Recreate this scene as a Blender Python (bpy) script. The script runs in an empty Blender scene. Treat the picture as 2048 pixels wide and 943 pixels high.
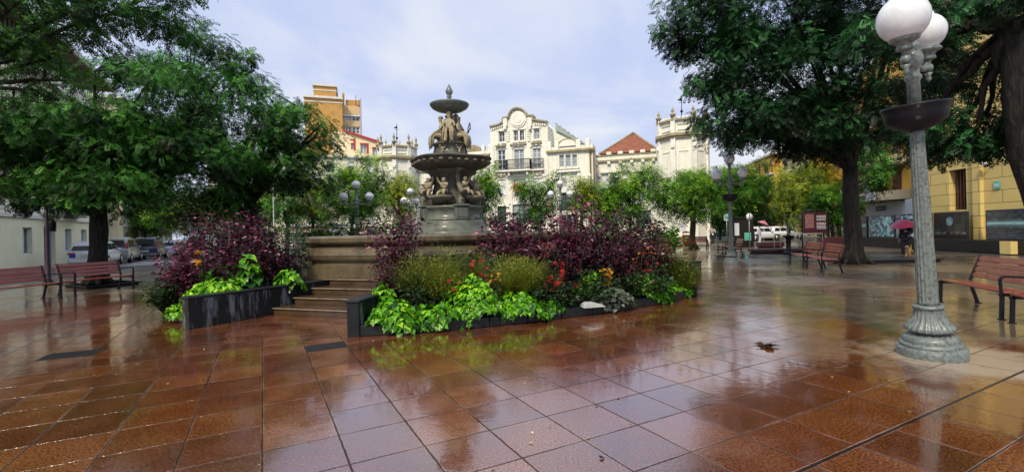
import bpy, math, random
import numpy as np
from mathutils import Vector, Matrix
random.seed(7); rng = np.random.default_rng(7)
R_ = math.radians
col = bpy.context.scene.collection
sc = bpy.context.scene
F_PX = 930.0; ROLL = R_(1.3); CAM_H = 1.6

def ray(px, py):
    u = px-1024; v = 462-py
    return (u*math.cos(ROLL)+v*math.sin(ROLL))/F_PX, (-u*math.sin(ROLL)+v*math.cos(ROLL))/F_PX
def at(px, py, Y):
    a, b = ray(px, py); return (a*Y, Y, CAM_H+b*Y)

# ------------------------------------------------------------------ camera
cd = bpy.data.cameras.new('camera'); cam = bpy.data.objects.new('camera', cd); col.objects.link(cam)
cam.location = (0, 0, CAM_H)
cam.rotation_euler = (Matrix.Rotation(R_(90), 3, 'X') @ Matrix.Rotation(-ROLL, 3, 'Z')).to_euler()
cd.sensor_width = 36; cd.lens = F_PX/2048*36; cd.shift_y = -9.0/2048
cd.clip_start = .05; cd.clip_end = 3000
sc.camera = cam
sc.view_settings.view_transform = 'Standard'; sc.view_settings.look = 'None'; sc.view_settings.exposure = 0
sc.render.resolution_x = 1024; sc.render.resolution_y = 471
try:
    sc.cycles.max_bounces = 6; sc.cycles.diffuse_bounces = 1; sc.cycles.glossy_bounces = 4; sc.cycles.transmission_bounces = 4
    sc.cycles.use_denoising = True; sc.cycles.sample_clamp_indirect = 6
except Exception: pass

# ------------------------------------------------------------------ tagging
def tag(o, label=None, cat=None, group=None, kind=None):
    if label: o['label'] = label
    if cat: o['category'] = cat
    if group: o['group'] = group
    if kind: o['kind'] = kind
    return o
def thing(name, label, cat, loc=(0, 0, 0), rz=0, group=None):
    o = bpy.data.objects.new(name, None); col.objects.link(o); o.empty_display_size = .2
    o.location = loc; o.rotation_euler = (0, 0, rz)
    return tag(o, label, cat, group)
def copy_tree(o, parent=None):
    c = o.copy(); col.objects.link(c); c.parent = parent
    for ch in list(o.children): copy_tree(ch, c)
    return c

# ------------------------------------------------------------------ mesh builder
class MB:
    def __init__(s): s.v = []; s.f = []; s.sm = []
    def add(s, vs, fs, smooth=False, M=None):
        n = len(s.v)
        if M is not None: vs = [tuple(M @ Vector(p)) for p in vs]
        s.v += [tuple(p) for p in vs]; s.f += [tuple(i+n for i in f) for f in fs]; s.sm += [smooth]*len(fs)
        return s
    def box(s, x0, x1, y0, y1, z0, z1, bev=0, M=None):
        if x1 < x0: x0, x1 = x1, x0
        if y1 < y0: y0, y1 = y1, y0
        if z1 < z0: z0, z1 = z1, z0
        b = min(bev, (x1-x0)*.3, (y1-y0)*.3, (z1-z0)*.3)
        if b <= 0:
            v = [(x, y, z) for z in (z0, z1) for y in (y0, y1) for x in (x0, x1)]
            f = [(0, 2, 3, 1), (4, 5, 7, 6), (0, 1, 5, 4), (2, 6, 7, 3), (0, 4, 6, 2), (1, 3, 7, 5)]
            return s.add(v, f, False, M)
        cx, cy, cz = (x0+x1)/2, (y0+y1)/2, (z0+z1)/2; hx, hy, hz = (x1-x0)/2, (y1-y0)/2, (z1-z0)/2
        v = []; idx = {}
        for sx in (-1, 1):
            for sy in (-1, 1):
                for sz in (-1, 1):
                    for k in range(3):
                        p = [cx+sx*(hx-b), cy+sy*(hy-b), cz+sz*(hz-b)]; p[k] = (cx, cy, cz)[k]+(sx, sy, sz)[k]*(hx, hy, hz)[k]
                        idx[(sx, sy, sz, k)] = len(v); v.append(tuple(p))
        f = []
        c4 = [(-1, -1), (1, -1), (1, 1), (-1, 1)]
        for k in range(3):
            o = [i for i in range(3) if i != k]
            for sg in (-1, 1):
                q = []
                for a, c in c4:
                    t = [0, 0, 0]; t[k] = sg; t[o[0]] = a; t[o[1]] = c; q.append(idx[(*t, k)])
                if (sg == 1) == (k == 1): q.reverse()
                f.append(tuple(q))
        for k in range(3):
            a, c = [i for i in range(3) if i != k]
            for sa in (-1, 1):
                for sc_ in (-1, 1):
                    t0 = [0, 0, 0]; t0[k] = -1; t0[a] = sa; t0[c] = sc_; t1 = list(t0); t1[k] = 1
                    q = [idx[(*t0, a)], idx[(*t1, a)], idx[(*t1, c)], idx[(*t0, c)]]
                    n = (Vector(v[q[1]])-Vector(v[q[0]])).cross(Vector(v[q[2]])-Vector(v[q[1]]))
                    d = Vector((0, 0, 0)); d[a] = sa; d[c] = sc_
                    if n.dot(d) < 0: q.reverse()
                    f.append(tuple(q))
        for sx in (-1, 1):
            for sy in (-1, 1):
                for sz in (-1, 1):
                    q = [idx[(sx, sy, sz, k)] for k in range(3)]
                    if sx*sy*sz < 0: q.reverse()
                    f.append(tuple(q))
        return s.add(v, f, False, M)
    def lathe(s, prof, n=24, c=(0, 0, 0), M=None, smooth=True, fn=None, caps=True):
        v = []; f = []
        for i, (r, z) in enumerate(prof):
            for k in range(n):
                a = 2*math.pi*k/n; rr = r*(fn(a, i, z) if fn else 1)
                v.append((c[0]+rr*math.cos(a), c[1]+rr*math.sin(a), c[2]+z))
        for i in range(len(prof)-1):
            for k in range(n):
                k2 = (k+1) % n; f.append((i*n+k, i*n+k2, (i+1)*n+k2, (i+1)*n+k))
        if caps:
            f.append(tuple(reversed(range(n)))); f.append(tuple((len(prof)-1)*n+k for k in range(n)))
        return s.add(v, f, smooth, M)
    def tube(s, pts, rad, n=8, M=None, smooth=True):
        pts = [Vector(p) for p in pts]; rad = rad if hasattr(rad, '__len__') else [rad]*len(pts)
        v = []; f = []; up = None
        for i, p in enumerate(pts):
            d = (pts[min(i+1, len(pts)-1)]-pts[max(i-1, 0)]).normalized()
            if up is None:
                up = Vector((0, 0, 1)) if abs(d.z) < .9 else Vector((1, 0, 0))
            x = d.cross(up).normalized(); y = x.cross(d).normalized(); up = y
            for k in range(n):
                a = 2*math.pi*k/n; v.append(tuple(p+(x*math.cos(a)+y*math.sin(a))*rad[i]))
        for i in range(len(pts)-1):
            for k in range(n):
                k2 = (k+1) % n; f.append((i*n+k2, i*n+k, (i+1)*n+k, (i+1)*n+k2))
        f.append(tuple(range(n))); f.append(tuple(reversed([(len(pts)-1)*n+k for k in range(n)])))
        return s.add(v, f, smooth, M)
    def ball(s, c, r, n=12, m=8, M=None):
        r = r if hasattr(r, '__len__') else (r, r, r)
        pr = [(math.sin(math.pi*(i+.02)/(m+.04)), -math.cos(math.pi*(i+.02)/(m+.04))) for i in range(m+1)]
        v = []; f = []
        for a, z in pr:
            for k in range(n):
                t = 2*math.pi*k/n; v.append((c[0]+r[0]*a*math.cos(t), c[1]+r[1]*a*math.sin(t), c[2]+r[2]*z))
        for i in range(m):
            for k in range(n):
                k2 = (k+1) % n; f.append((i*n+k, i*n+k2, (i+1)*n+k2, (i+1)*n+k))
        return s.add(v, f, True, M)
    def prism(s, poly, a0, a1, axis='y', M=None, smooth=False):
        # poly: 2D points; extruded along axis between a0 and a1. y: (x,z) z: (x,y) x: (y,z)
        n = len(poly); A = sum(poly[i][0]*poly[(i+1) % n][1]-poly[(i+1) % n][0]*poly[i][1] for i in range(n))
        if A < 0: poly = list(reversed(poly))
        def m(p, a): return (p[0], a, p[1]) if axis == 'y' else ((p[0], p[1], a) if axis == 'z' else (a, p[0], p[1]))
        v = [m(p, a0) for p in poly]+[m(p, a1) for p in poly]
        lo, hi = (tuple(range(n)), tuple(reversed(range(n, 2*n)))) if axis == 'y' else (tuple(reversed(range(n))), tuple(range(n, 2*n)))
        f = [lo, hi]
        for i in range(n):
            j = (i+1) % n
            q = (i, j, n+j, n+i)
            f.append(tuple(reversed(q)) if axis == 'y' else q)
        return s.add(v, f, smooth, M)
    def build(s, name, mat, parent=None, loc=None, label=None):
        me = bpy.data.meshes.new(name); me.from_pydata(s.v, [], s.f); me.update()
        me.polygons.foreach_set('use_smooth', s.sm)
        o = bpy.data.objects.new(name, me); col.objects.link(o)
        if mat: me.materials.append(mat)
        if parent: o.parent = parent
        if loc: o.location = loc
        if label: o['label'] = label
        return o

def quads_mesh(name, V, mat, parent=None, tint=None, nper=4, smooth=False):
    # V: (nfaces*nper,3) array of separate polygons
    nv = len(V); nf = nv//nper
    me = bpy.data.meshes.new(name)
    me.vertices.add(nv); me.vertices.foreach_set('co', np.ascontiguousarray(V, dtype=np.float32).ravel())
    me.loops.add(nv); me.loops.foreach_set('vertex_index', np.arange(nv, dtype=np.int32))
    me.polygons.add(nf); me.polygons.foreach_set('loop_start', np.arange(0, nv, nper, dtype=np.int32))
    me.update(calc_edges=True)
    if tint is not None:
        at_ = me.attributes.new('tint', 'FLOAT', 'POINT'); at_.data.foreach_set('value', np.ascontiguousarray(tint, dtype=np.float32))
    o = bpy.data.objects.new(name, me); col.objects.link(o)
    me.materials.append(mat)
    if parent: o.parent = parent
    return o

# ------------------------------------------------------------------ materials
class NT:
    def __init__(s, nt): s.nt = nt
    def n(s, t, props=None, **inp):
        nd = s.nt.nodes.new(t)
        for k, v in (props or {}).items(): setattr(nd, k, v)
        for k, v in inp.items():
            key = int(k[1:]) if k[0] == '_' and k[1:].isdigit() else k.replace('_', ' ')
            s.set(nd.inputs[key], v)
        return nd
    def set(s, sock, v):
        if isinstance(v, bpy.types.NodeSocket): s.nt.links.new(v, sock)
        elif isinstance(v, bpy.types.Node): s.nt.links.new(v.outputs[0], sock)
        else: sock.default_value = v
    def math(s, op, a, b=None, c=None):
        nd = s.nt.nodes.new('ShaderNodeMath'); nd.operation = op
        for i, x in enumerate((a, b, c)):
            if x is not None: s.set(nd.inputs[i], x)
        return nd.outputs[0]
    def mix(s, f, a, b):
        nd = s.nt.nodes.new('ShaderNodeMix'); nd.data_type = 'RGBA'
        s.set(nd.inputs[0], f); s.set(nd.inputs[6], c4(a)); s.set(nd.inputs[7], c4(b)); return nd.outputs[2]
    def ramp(s, f, stops):
        nd = s.nt.nodes.new('ShaderNodeValToRGB'); el = nd.color_ramp.elements
        while len(el) < len(stops): el.new(.5)
        for e, (p, c) in zip(el, stops): e.position = p; e.color = c4(c) if hasattr(c, '__len__') else (c, c, c, 1)
        s.set(nd.inputs[0], f); return nd.outputs[0]
    def noise(s, vec, scale, detail=4, rough=.55, dist=0):
        nd = s.nt.nodes.new('ShaderNodeTexNoise'); nd.inputs['Scale'].default_value = scale; nd.inputs['Detail'].default_value = detail
        nd.inputs['Roughness'].default_value = rough; nd.inputs['Distortion'].default_value = dist
        if vec is not None: s.set(nd.inputs['Vector'], vec)
        return nd.outputs['Fac']
    def bump(s, h, strength=.3, dist=.02, normal=None):
        nd = s.nt.nodes.new('ShaderNodeBump'); nd.inputs['Strength'].default_value = strength; nd.inputs['Distance'].default_value = dist
        s.set(nd.inputs['Height'], h)
        if normal is not None: s.set(nd.inputs['Normal'], normal)
        return nd.outputs[0]
def c4(c):
    if isinstance(c, (bpy.types.NodeSocket, bpy.types.Node)): return c
    return (*c, 1) if len(c) == 3 else c
def newmat(name):
    m = bpy.data.materials.new(name); m.use_nodes = True; nt = m.node_tree
    return m, NT(nt), nt.nodes['Principled BSDF']
def pmat(name, c, rough=.7, var=.25, scale=4, bump=.15, metal=0, spec=.5, dist=.01, streak=0, dark=None, coat=0, ao=False):
    # surface with mottled colour, optional vertical weather streaks
    m, N, b = newmat(name)
    tc = N.n('ShaderNodeTexCoord').outputs['Object']
    n1 = N.noise(tc, scale, 6, .6); n2 = N.noise(tc, scale*7, 3, .6)
    dk = dark or tuple(x*(1-var*1.6) for x in c); lt = tuple(min(1, x*(1+var*.6)) for x in c)
    cc = N.ramp(N.math('ADD', N.math('MULTIPLY', n1, .7), N.math('MULTIPLY', n2, .3)), [(.3, dk), (.52, c), (.75, lt)])
    if streak:
        mp = N.n('ShaderNodeMapping', None, Vector=tc); mp.inputs['Scale'].default_value = (1, 1, .12)
        st = N.ramp(N.noise(mp.outputs[0], 3.2, 5, .65), [(.45, 0), (.75, 1)])
        cc = N.mix(N.math('MULTIPLY', st, streak), cc, tuple(x*.35 for x in c))
    N.set(b.inputs['Base Color'], cc)
    b.inputs['Metallic'].default_value = metal; b.inputs['Specular IOR Level'].default_value = spec
    N.set(b.inputs['Roughness'], N.math('ADD', rough-.1, N.math('MULTIPLY', n1, .2)))
    b.inputs['Coat Weight'].default_value = coat; b.inputs['Coat Roughness'].default_value = .12
    if bump: N.set(b.inputs['Normal'], N.bump(n2, bump, dist))
    return m
def leafmat(name, stops, rough=.42, transl=.22, spec=.45, boost=1.0):
    m, N, b = newmat(name)
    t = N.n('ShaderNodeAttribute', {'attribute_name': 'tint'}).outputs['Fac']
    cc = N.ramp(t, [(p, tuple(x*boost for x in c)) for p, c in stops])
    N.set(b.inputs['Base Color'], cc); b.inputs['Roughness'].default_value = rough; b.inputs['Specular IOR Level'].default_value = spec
    tr = N.n('ShaderNodeBsdfTranslucent', None, Color=cc)
    mx = N.n('ShaderNodeMixShader'); mx.inputs[0].default_value = transl
    N.set(mx.inputs[1], b.outputs[0]); N.set(mx.inputs[2], tr.outputs[0])
    N.set([n for n in m.node_tree.nodes if n.type == 'OUTPUT_MATERIAL'][0].inputs[0], mx.outputs[0])
    return m

M = {}
M['stone'] = pmat('weathered stone', (.18, .165, .12), .6, .45, 5, .5, streak=.75, dist=.02)
M['stone_wet'] = pmat('wet basin stone', (.14, .11, .062), .38, .4, 2.5, .5, streak=.7, coat=.25)
M['stone_dark'] = pmat('mossy dark stone', (.085, .075, .055), .55, .5, 5, .6, streak=.6)
M['stone_green'] = pmat('green grey stone', (.115, .13, .10), .5, .4, 4, .4, streak=.6, coat=.2)
M['statue'] = pmat('ochre stained stone', (.38, .32, .20), .6, .55, 7, .5, streak=.6)
M['step'] = pmat('wet step stone', (.075, .044, .020), .36, .4, 3, .4, coat=.5)
M['step_edge'] = pmat('pale step edge', (.30, .23, .15), .5, .4, 9, .4)  # paler strip along the front edge of each tread
M['granite'] = pmat('dark planter granite', (.010, .013, .014), .5, .6, 3, .3, coat=.12, spec=.3)
def granite_streaked():
    m, N, b = newmat('streaked planter granite')
    tc = N.n('ShaderNodeTexCoord').outputs['Object']
    mp = N.n('ShaderNodeMapping', None, Vector=tc); mp.inputs['Scale'].default_value = (1, 1, .16)
    st = N.ramp(N.noise(mp.outputs[0], 5, 6, .75), [(.53, 0), (.62, .5), (.75, 1)])
    cc = N.mix(st, N.mix(N.noise(tc, 12), (.003, .004, .005), (.014, .017, .019)), (.20, .23, .25))
    N.set(b.inputs['Base Color'], cc); b.inputs['Roughness'].default_value = .45; b.inputs['Coat Weight'].default_value = .08; b.inputs['Specular IOR Level'].default_value = .3
    N.set(b.inputs['Normal'], N.bump(N.noise(tc, 30), .2, .01)); return m
M['granite_streak'] = granite_streaked()
M['soil'] = pmat('planting soil', (.010, .006, .004), .9, .5, 8, .8)
M['iron_green'] = pmat('patinated cast iron', (.18, .215, .205), .5, .6, 26, .3, metal=.1, streak=.55, coat=.2, dist=.003)
M['iron_dark'] = pmat('black cast iron', (.005, .006, .011), .5, .3, 9, .2, coat=.05, spec=.3)
M['iron_purple'] = pmat('maroon iron post', (.05, .025, .05), .45, .4, 9, .2)
M['globe'] = pmat('opal glass globe', (.76, .80, .84), .3, .12, 6, .03, coat=.3)
M['wood'] = pmat('red brown bench slats', (.25, .055, .032), .4, .3, 5, .2, coat=.4)
M['wood_near'] = pmat('wet red bench slats', (.26, .07, .045), .36, .4, 7, .3, coat=.4)
M['cream'] = pmat('cream palace stucco', (.92, .92, .78), .8, .10, 1.2, .2, streak=.3)
M['cream_trim'] = pmat('pale stucco mouldings', (.93, .93, .82), .75, .12, 2, .2, streak=.3)
M['trim_dark'] = pmat('weathered cornice', (.40, .34, .20), .8, .3, 2, .3, streak=.5)
M['blind'] = pmat('white roller blind', (.82, .86, .86), .6, .05, 2, .1)
M['glass'] = pmat('dark window glass', (.05, .08, .09), .12, .4, 1.2, 0, coat=.6)
M['glass_pale'] = pmat('curtained window glass', (.36, .43, .46), .2, .3, 1.5, 0, coat=.5)
M['frame_white'] = pmat('white window frame', (.72, .76, .80), .5, .1, 3, .1)
M['frame_green'] = pmat('green window frame', (.08, .13, .07), .5, .1, 3, .1)
M['brown'] = pmat('brown shutters', (.11, .045, .03), .6, .3, 3, .2)
M['ochre'] = pmat('ochre brick', (.56, .32, .09), .85, .2, 1, .2)
M['ochre_hot'] = pmat('warm yellow render', (.80, .44, .07), .85, .15, .8, .1, streak=.2)
M['sand'] = pmat('sand coloured render', (.86, .72, .44), .85, .1, .6, .1, streak=.2)
M['palegreen'] = pmat('pale green grey render', (.88, .88, .62), .85, .08, .6, .1, streak=.1)
M['tan'] = pmat('tan render', (.72, .52, .26), .85, .15, .8, .1, streak=.2)
M['beige'] = pmat('beige render', (.62, .58, .42), .85, .12, .5, .1, streak=.3)
M['whitewall'] = pmat('white band', (.75, .74, .68), .8, .1, 1, .1, streak=.25)
M['soffit'] = pmat('brown eave soffit', (.16, .10, .05), .7, .3, 2, .1)
M['lilac'] = pmat('lilac grey metal edge', (.42, .42, .58), .5, .1, 1, 0)
M['redpaint'] = pmat('red paint', (.45, .03, .03), .5, .2, 3, 0)
M['glassroof'] = pmat('grey green roof glazing', (.35, .43, .38), .35, .15, .8, 0)
M['asphalt'] = pmat('wet asphalt', (.07, .075, .075), .35, .3, 1.5, .3, coat=.35)
M['kerb'] = pmat('kerb stone', (.25, .23, .2), .5, .3, 3, .3)
M['whiteline'] = pmat('road paint', (.6, .62, .62), .6, .2, 6, .1)
M['rubber'] = pmat('tyre rubber', (.012, .012, .013), .7, .2, 8, .1)
M['rim'] = pmat('alloy rim', (.4, .4, .42), .35, .1, 8, 0, metal=.8)
M['chrome'] = pmat('bright trim', (.6, .6, .62), .25, .1, 8, 0, metal=.7)
for k, c in dict(white=(.78, .80, .84), silver=(.30, .34, .30), navy=(.012, .014, .06), paleblue=(.5, .55, .75), grey=(.2, .2, .22), black=(.015, .015, .02)).items():
    M['car_'+k] = pmat('car paint '+k, c, .3, .05, 2, 0, coat=1)
M['carglass'] = pmat('car glass', (.015, .02, .025), .08, .2, 1, 0, coat=1)
M['redlamp'] = pmat('tail lamp', (.5, .02, .02), .25, .1, 5, 0, coat=1)
M['plate'] = pmat('number plate', (.75, .75, .72), .4, .05, 5, 0)
M['bluesign'] = pmat('blue sticker', (.02, .05, .4), .4, .1, 5, 0)
M['skin'] = pmat('skin', (.45, .25, .17), .55, .1, 10, 0)
M['hair'] = pmat('dark hair', (.02, .014, .01), .6, .2, 20, .2)
M['cloth_dark'] = pmat('dark coat', (.012, .012, .02), .8, .3, 8, .2)
M['cloth_navy'] = pmat('navy jacket', (.015, .02, .09), .8, .3, 8, .2)
M['cloth_white'] = pmat('white raincoat', (.6, .65, .75), .7, .1, 8, .2)
M['cloth_grey'] = pmat('grey jacket', (.35, .34, .36), .7, .1, 8, .2)
M['magenta'] = pmat('magenta umbrella cloth', (.38, .008, .075), .45, .2, 6, .1, coat=.3)
M['pink'] = pmat('pink umbrella cloth', (.55, .2, .22), .5, .2, 6, .1)
M['fur'] = pmat('tan dog fur', (.45, .28, .12), .9, .3, 20, .5)
def barkmat():
    m, N, b = newmat('furrowed wet bark'); tc = N.n('ShaderNodeTexCoord').outputs['Object']
    mp = N.n('ShaderNodeMapping', None, Vector=tc); mp.inputs['Scale'].default_value = (1, 1, .17)
    h = N.noise(mp.outputs[0], 15, 6, .65, .6); cc = N.ramp(h, [(.38, (.002, .0018, .0015)), (.5, (.009, .008, .007)), (.68, (.036, .030, .024))])
    cc = N.mix(N.ramp(N.noise(tc, 2.2, 4), [(.52, 0), (.72, .5)]), cc, (.012, .02, .006)); N.set(b.inputs['Base Color'], cc); b.inputs['Roughness'].default_value = .7; b.inputs['Specular IOR Level'].default_value = .3
    N.set(b.inputs['Normal'], N.bump(h, 1, .06)); return m
M['bark'] = barkmat()
M['bark_l'] = pmat('young bark', (.05, .042, .03), .8, .4, 9, .8, dist=.03)
M['stem'] = pmat('plant stems', (.03, .03, .015), .7, .3, 9, .3)
M['teal'] = pmat('teal street sign', (.12, .5, .42), .4, .1, 5, 0)
M['signwhite'] = pmat('white sign face', (.75, .78, .84), .4, .06, 5, 0)
M['signblack'] = pmat('black lettering', (.01, .01, .015), .5, .1, 5, 0)
M['signmaroon'] = pmat('maroon notice board', (.05, .010, .018), .4, .3, 3, 0)
M['hoard'] = pmat('black hoarding', (.012, .012, .02), .4, .3, 3, .1, coat=.3)
M['hoardbase'] = pmat('black plinth wall', (.008, .007, .007), .6, .3, 2, .2)
M['galv'] = pmat('galvanised pole', (.30, .34, .30), .45, .2, 9, .1, metal=.4)
M['palestone'] = pmat('pale rock', (.5, .52, .5), .6, .2, 9, .3)
M['drain'] = pmat('wet drain iron', (.006, .006, .005), .75, .5, 30, .5)
M['yellowflag'] = pmat('yellow cloth', (.7, .45, .03), .7, .1, 5, 0)
M['water'] = pmat('basin water', (.02, .03, .025), .06, .2, 3, .1, coat=.5)

def roof_tiles():
    m, N, b = newmat('red clay roof tiles')
    tc = N.n('ShaderNodeTexCoord').outputs['Object']
    s = N.n('ShaderNodeSeparateXYZ', None, Vector=tc)
    br = N.n('ShaderNodeTexBrick', None, Vector=N.n('ShaderNodeCombineXYZ', None, X=s.outputs[0], Y=s.outputs[2]))
    br.inputs['Color1'].default_value = (.42, .13, .055, 1); br.inputs['Color2'].default_value = (.24, .07, .035, 1); br.inputs['Mortar'].default_value = (.05, .02, .012, 1)
    br.inputs['Scale'].default_value = 1; br.inputs['Brick Width'].default_value = .42; br.inputs['Row Height'].default_value = .22; br.inputs['Mortar Size'].default_value = .03
    N.set(b.inputs['Base Color'], N.mix(N.math('MULTIPLY', N.noise(tc, 3), .5), br.outputs[0], (.3, .12, .06))); b.inputs['Roughness'].default_value = .7
    return m
M['rooftile'] = roof_tiles()

def paving():
    # wet red slabs: world-space grid, per-slab tone and tilt, water film of varying smoothness, pale dry zones
    m, N, b = newmat('wet red paving slabs')
    P = N.n('ShaderNodeNewGeometry').outputs['Position']
    A = R_(28.2); s = N.n('ShaderNodeSeparateXYZ', None, Vector=P); X, Y = s.outputs[0], s.outputs[1]
    u = N.math('ADD', N.math('MULTIPLY', X, math.cos(A)), N.math('MULTIPLY', Y, math.sin(A)))
    v = N.math('ADD', N.math('MULTIPLY', X, -math.sin(A)), N.math('MULTIPLY', Y, math.cos(A)))
    u = N.math('ADD', u, .034); v = N.math('SUBTRACT', v, 1.80)
    T = .54
    wob = N.math('MULTIPLY', N.math('SUBTRACT', N.noise(P, 9, 5, .7), .5), .016)
    du = N.math('PINGPONG', N.math('ADD', u, wob), T/2); dv = N.math('PINGPONG', N.math('ADD', v, wob), T/2)
    dist = N.math('MINIMUM', du, dv)
    # wide expansion joint every sixth course
    dw = N.math('PINGPONG', N.math('ADD', v, wob), T*4)
    joint = N.math('SMOOTH_MIN', N.math('SUBTRACT', dist, .004), N.math('SUBTRACT', dw, .013), .002)
    jl = N.n('ShaderNodeMapRange', None, Value=joint); jl.inputs[1].default_value = -.001; jl.inputs[2].default_value = .004; jl.inputs[3].default_value = 1; jl.inputs[4].default_value = 0
    jm = jl.outputs[0]
    cu = N.math('FLOOR', N.math('DIVIDE', N.math('ADD', u, T*0), T)); cv = N.math('FLOOR', N.math('DIVIDE', v, T))
    cell = N.n('ShaderNodeCombineXYZ', None, X=cu, Y=cv)
    wn = N.n('ShaderNodeTexWhiteNoise', None, Vector=cell)
    big = N.noise(P, .35, 3, .5); mid = N.noise(P, 2.2, 5, .6, .3); fine = N.noise(P, 60, 3, .6); grit = N.noise(P, 190, 2, .5)
    base = N.ramp(N.math('ADD', N.math('MULTIPLY', wn.outputs[0], .35), N.math('MULTIPLY', mid, .65)),
                  [(.2, (.10, .027, .006)), (.5, (.225, .062, .014)), (.8, (.37, .135, .038))])
    base = N.mix(N.ramp(fine, [(.40, .9), (.56, 0)]), base, (.012, .004, .002)); base = N.mix(N.ramp(fine, [(.6, 0), (.72, .5)]), base, (.42, .20, .09))
    base = N.mix(N.ramp(grit, [(.62, 0), (.75, .35)]), base, (.33, .2, .13))
    # pinkish grout edges beside some joints, reflected light painted into their colour
    edge = N.n('ShaderNodeMapRange', None, Value=joint); edge.inputs[1].default_value = .003; edge.inputs[2].default_value = .012; edge.inputs[3].default_value = 1; edge.inputs[4].default_value = 0
    em = N.math('MULTIPLY', edge.outputs[0], N.ramp(N.noise(P, 1.6, 5, .7), [(.44, 0), (.62, .7)]))
    base = N.mix(em, base, (.50, .30, .22))
    # pale grey paving beyond the red field (right of the lamp, left by the benches, round the far plaza)
    bx = N.math('ADD', 5.5, N.math('MULTIPLY', N.math('MAXIMUM', N.math('SUBTRACT', Y, 9.0), 0), .40))
    wobb = N.math('MULTIPLY', N.math('SUBTRACT', N.noise(P, .9, 4, .6), .5), 1.2)
    pr = N.math('ADD', N.math('SUBTRACT', X, bx), wobb)
    pr = N.math('MINIMUM', pr, N.math('SUBTRACT', Y, 6.0))
    pl = N.math('ADD', N.math('SUBTRACT', N.math('SUBTRACT', Y, 13.2), N.math('MULTIPLY', N.math('ADD', X, 14), .35)), wobb)
    pl = N.math('MINIMUM', pl, N.math('SUBTRACT', -6.5, X))
    pf = N.math('SUBTRACT', Y, 26)
    pale = N.math('MAXIMUM', N.math('MAXIMUM', pr, pl), pf)
    pm = N.n('ShaderNodeMapRange', None, Value=pale); pm.inputs[1].default_value = -.15; pm.inputs[2].default_value = .25
    pm = pm.outputs[0]
    palec = N.ramp(N.math('ADD', N.math('MULTIPLY', mid, .6), N.math('MULTIPLY', fine, .4)), [(.3, (.06, .042, .026)), (.5, (.15, .11, .075)), (.7, (.27, .21, .155))])
    base = N.mix(pm, base, palec)
    # mineral bloom around the lamp foot
    vd = N.n('ShaderNodeVectorMath', {'operation': 'DISTANCE'}); N.set(vd.inputs[0], P); vd.inputs[1].default_value = (5.25, 5.45, 0)
    bloom = N.math('ADD', vd.outputs['Value'], N.math('MULTIPLY', N.math('SUBTRACT', N.noise(P, 3, 5, .7), .5), 1.5))
    bm = N.ramp(N.n('ShaderNodeMapRange', None, Value=bloom, From_Min=.45, From_Max=1.1, To_Min=1, To_Max=0).outputs[0], [(0, 0), (.8, .8)])
    base = N.mix(bm, base, (.42, .35, .26))
    dark = N.mix(N.math('MULTIPLY', jm, .92), base, (.006, .004, .003))
    N.set(b.inputs['Base Color'], dark)
    b.inputs['Specular IOR Level'].default_value = .5
    # water film
    wet = N.math('ADD', N.math('MULTIPLY', big, .6), N.math('MULTIPLY', mid, .4))
    rgh = N.ramp(wet, [(.36, .025), (.48, .07), (.58, .15), (.68, .30)])
    rgh = N.math('ADD', rgh, N.math('MULTIPLY', N.math('MAXIMUM', N.math('MULTIPLY', pm, .35), bm), .12))
    N.set(b.inputs['Roughness'], N.math('ADD', rgh, .15))
    N.set(b.inputs['Coat Weight'], N.math('SUBTRACT', 1.0, N.math('MAXIMUM', N.math('MULTIPLY', jm, .9), N.math('MAXIMUM', N.math('MULTIPLY', N.math('MULTIPLY', pm, .75), N.ramp(big, [(.42, .15), (.56, 1)])), N.math('MULTIPLY', bm, .7)))))
    N.set(b.inputs['Coat Roughness'], rgh); b.inputs['Coat IOR'].default_value = 2.25
    # relief: joints, slab tilt, ripples, grain
    fu = N.math('SUBTRACT', N.math('FRACT', N.math('DIVIDE', u, T)), .5); fv = N.math('SUBTRACT', N.math('FRACT', N.math('DIVIDE', v, T)), .5)
    wc = N.n('ShaderNodeSeparateXYZ', None, Vector=wn.outputs['Color'])
    tilt = N.math('ADD', N.math('MULTIPLY', fu, N.math('SUBTRACT', wc.outputs[0], .5)), N.math('MULTIPLY', fv, N.math('SUBTRACT', wc.outputs[1], .5)))
    h = N.math('ADD', N.math('MULTIPLY', tilt, .007), N.math('MULTIPLY', jm, -.006))
    h = N.math('ADD', h, N.math('MULTIPLY', N.noise(P, 7, 3, .5), .0011))
    h = N.math('ADD', h, N.math('MULTIPLY', N.math('MULTIPLY', fine, N.ramp(wet, [(.4, .05), (.62, 1)])), .0005))
    nb = N.bump(h, 1.0, 1.0)
    N.set(b.inputs['Normal'], nb); N.set(b.inputs['Coat Normal'], nb)
    return m
M['paving'] = paving()

# ------------------------------------------------------------------ world and sun
w = bpy.data.worlds.new('World'); sc.world = w; w.use_nodes = True
W = NT(w.node_tree); bg = w.node_tree.nodes['Background']
sky = W.n('ShaderNodeTexSky', {'sky_type': 'NISHITA', 'sun_disc': False})
SUN_EL = 48; SUN_AZ = 205    # compass-like: direction the light comes from, behind and left of the camera
sky.sun_elevation = R_(SUN_EL); sky.sun_rotation = R_(SUN_AZ); sky.air_density = 1.3; sky.dust_density = 2.5
gen = W.n('ShaderNodeTexCoord').outputs['Generated']
sp = W.n('ShaderNodeSeparateXYZ', None, Vector=gen)
den = W.math('ADD', W.math('MAXIMUM', sp.outputs[2], 0), .25)
cv_ = W.n('ShaderNodeCombineXYZ', None, X=W.math('DIVIDE', sp.outputs[0], den), Y=W.math('DIVIDE', sp.outputs[1], den))
cl = W.noise(cv_.outputs[0], 1.3, 6, .55, .4)
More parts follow.
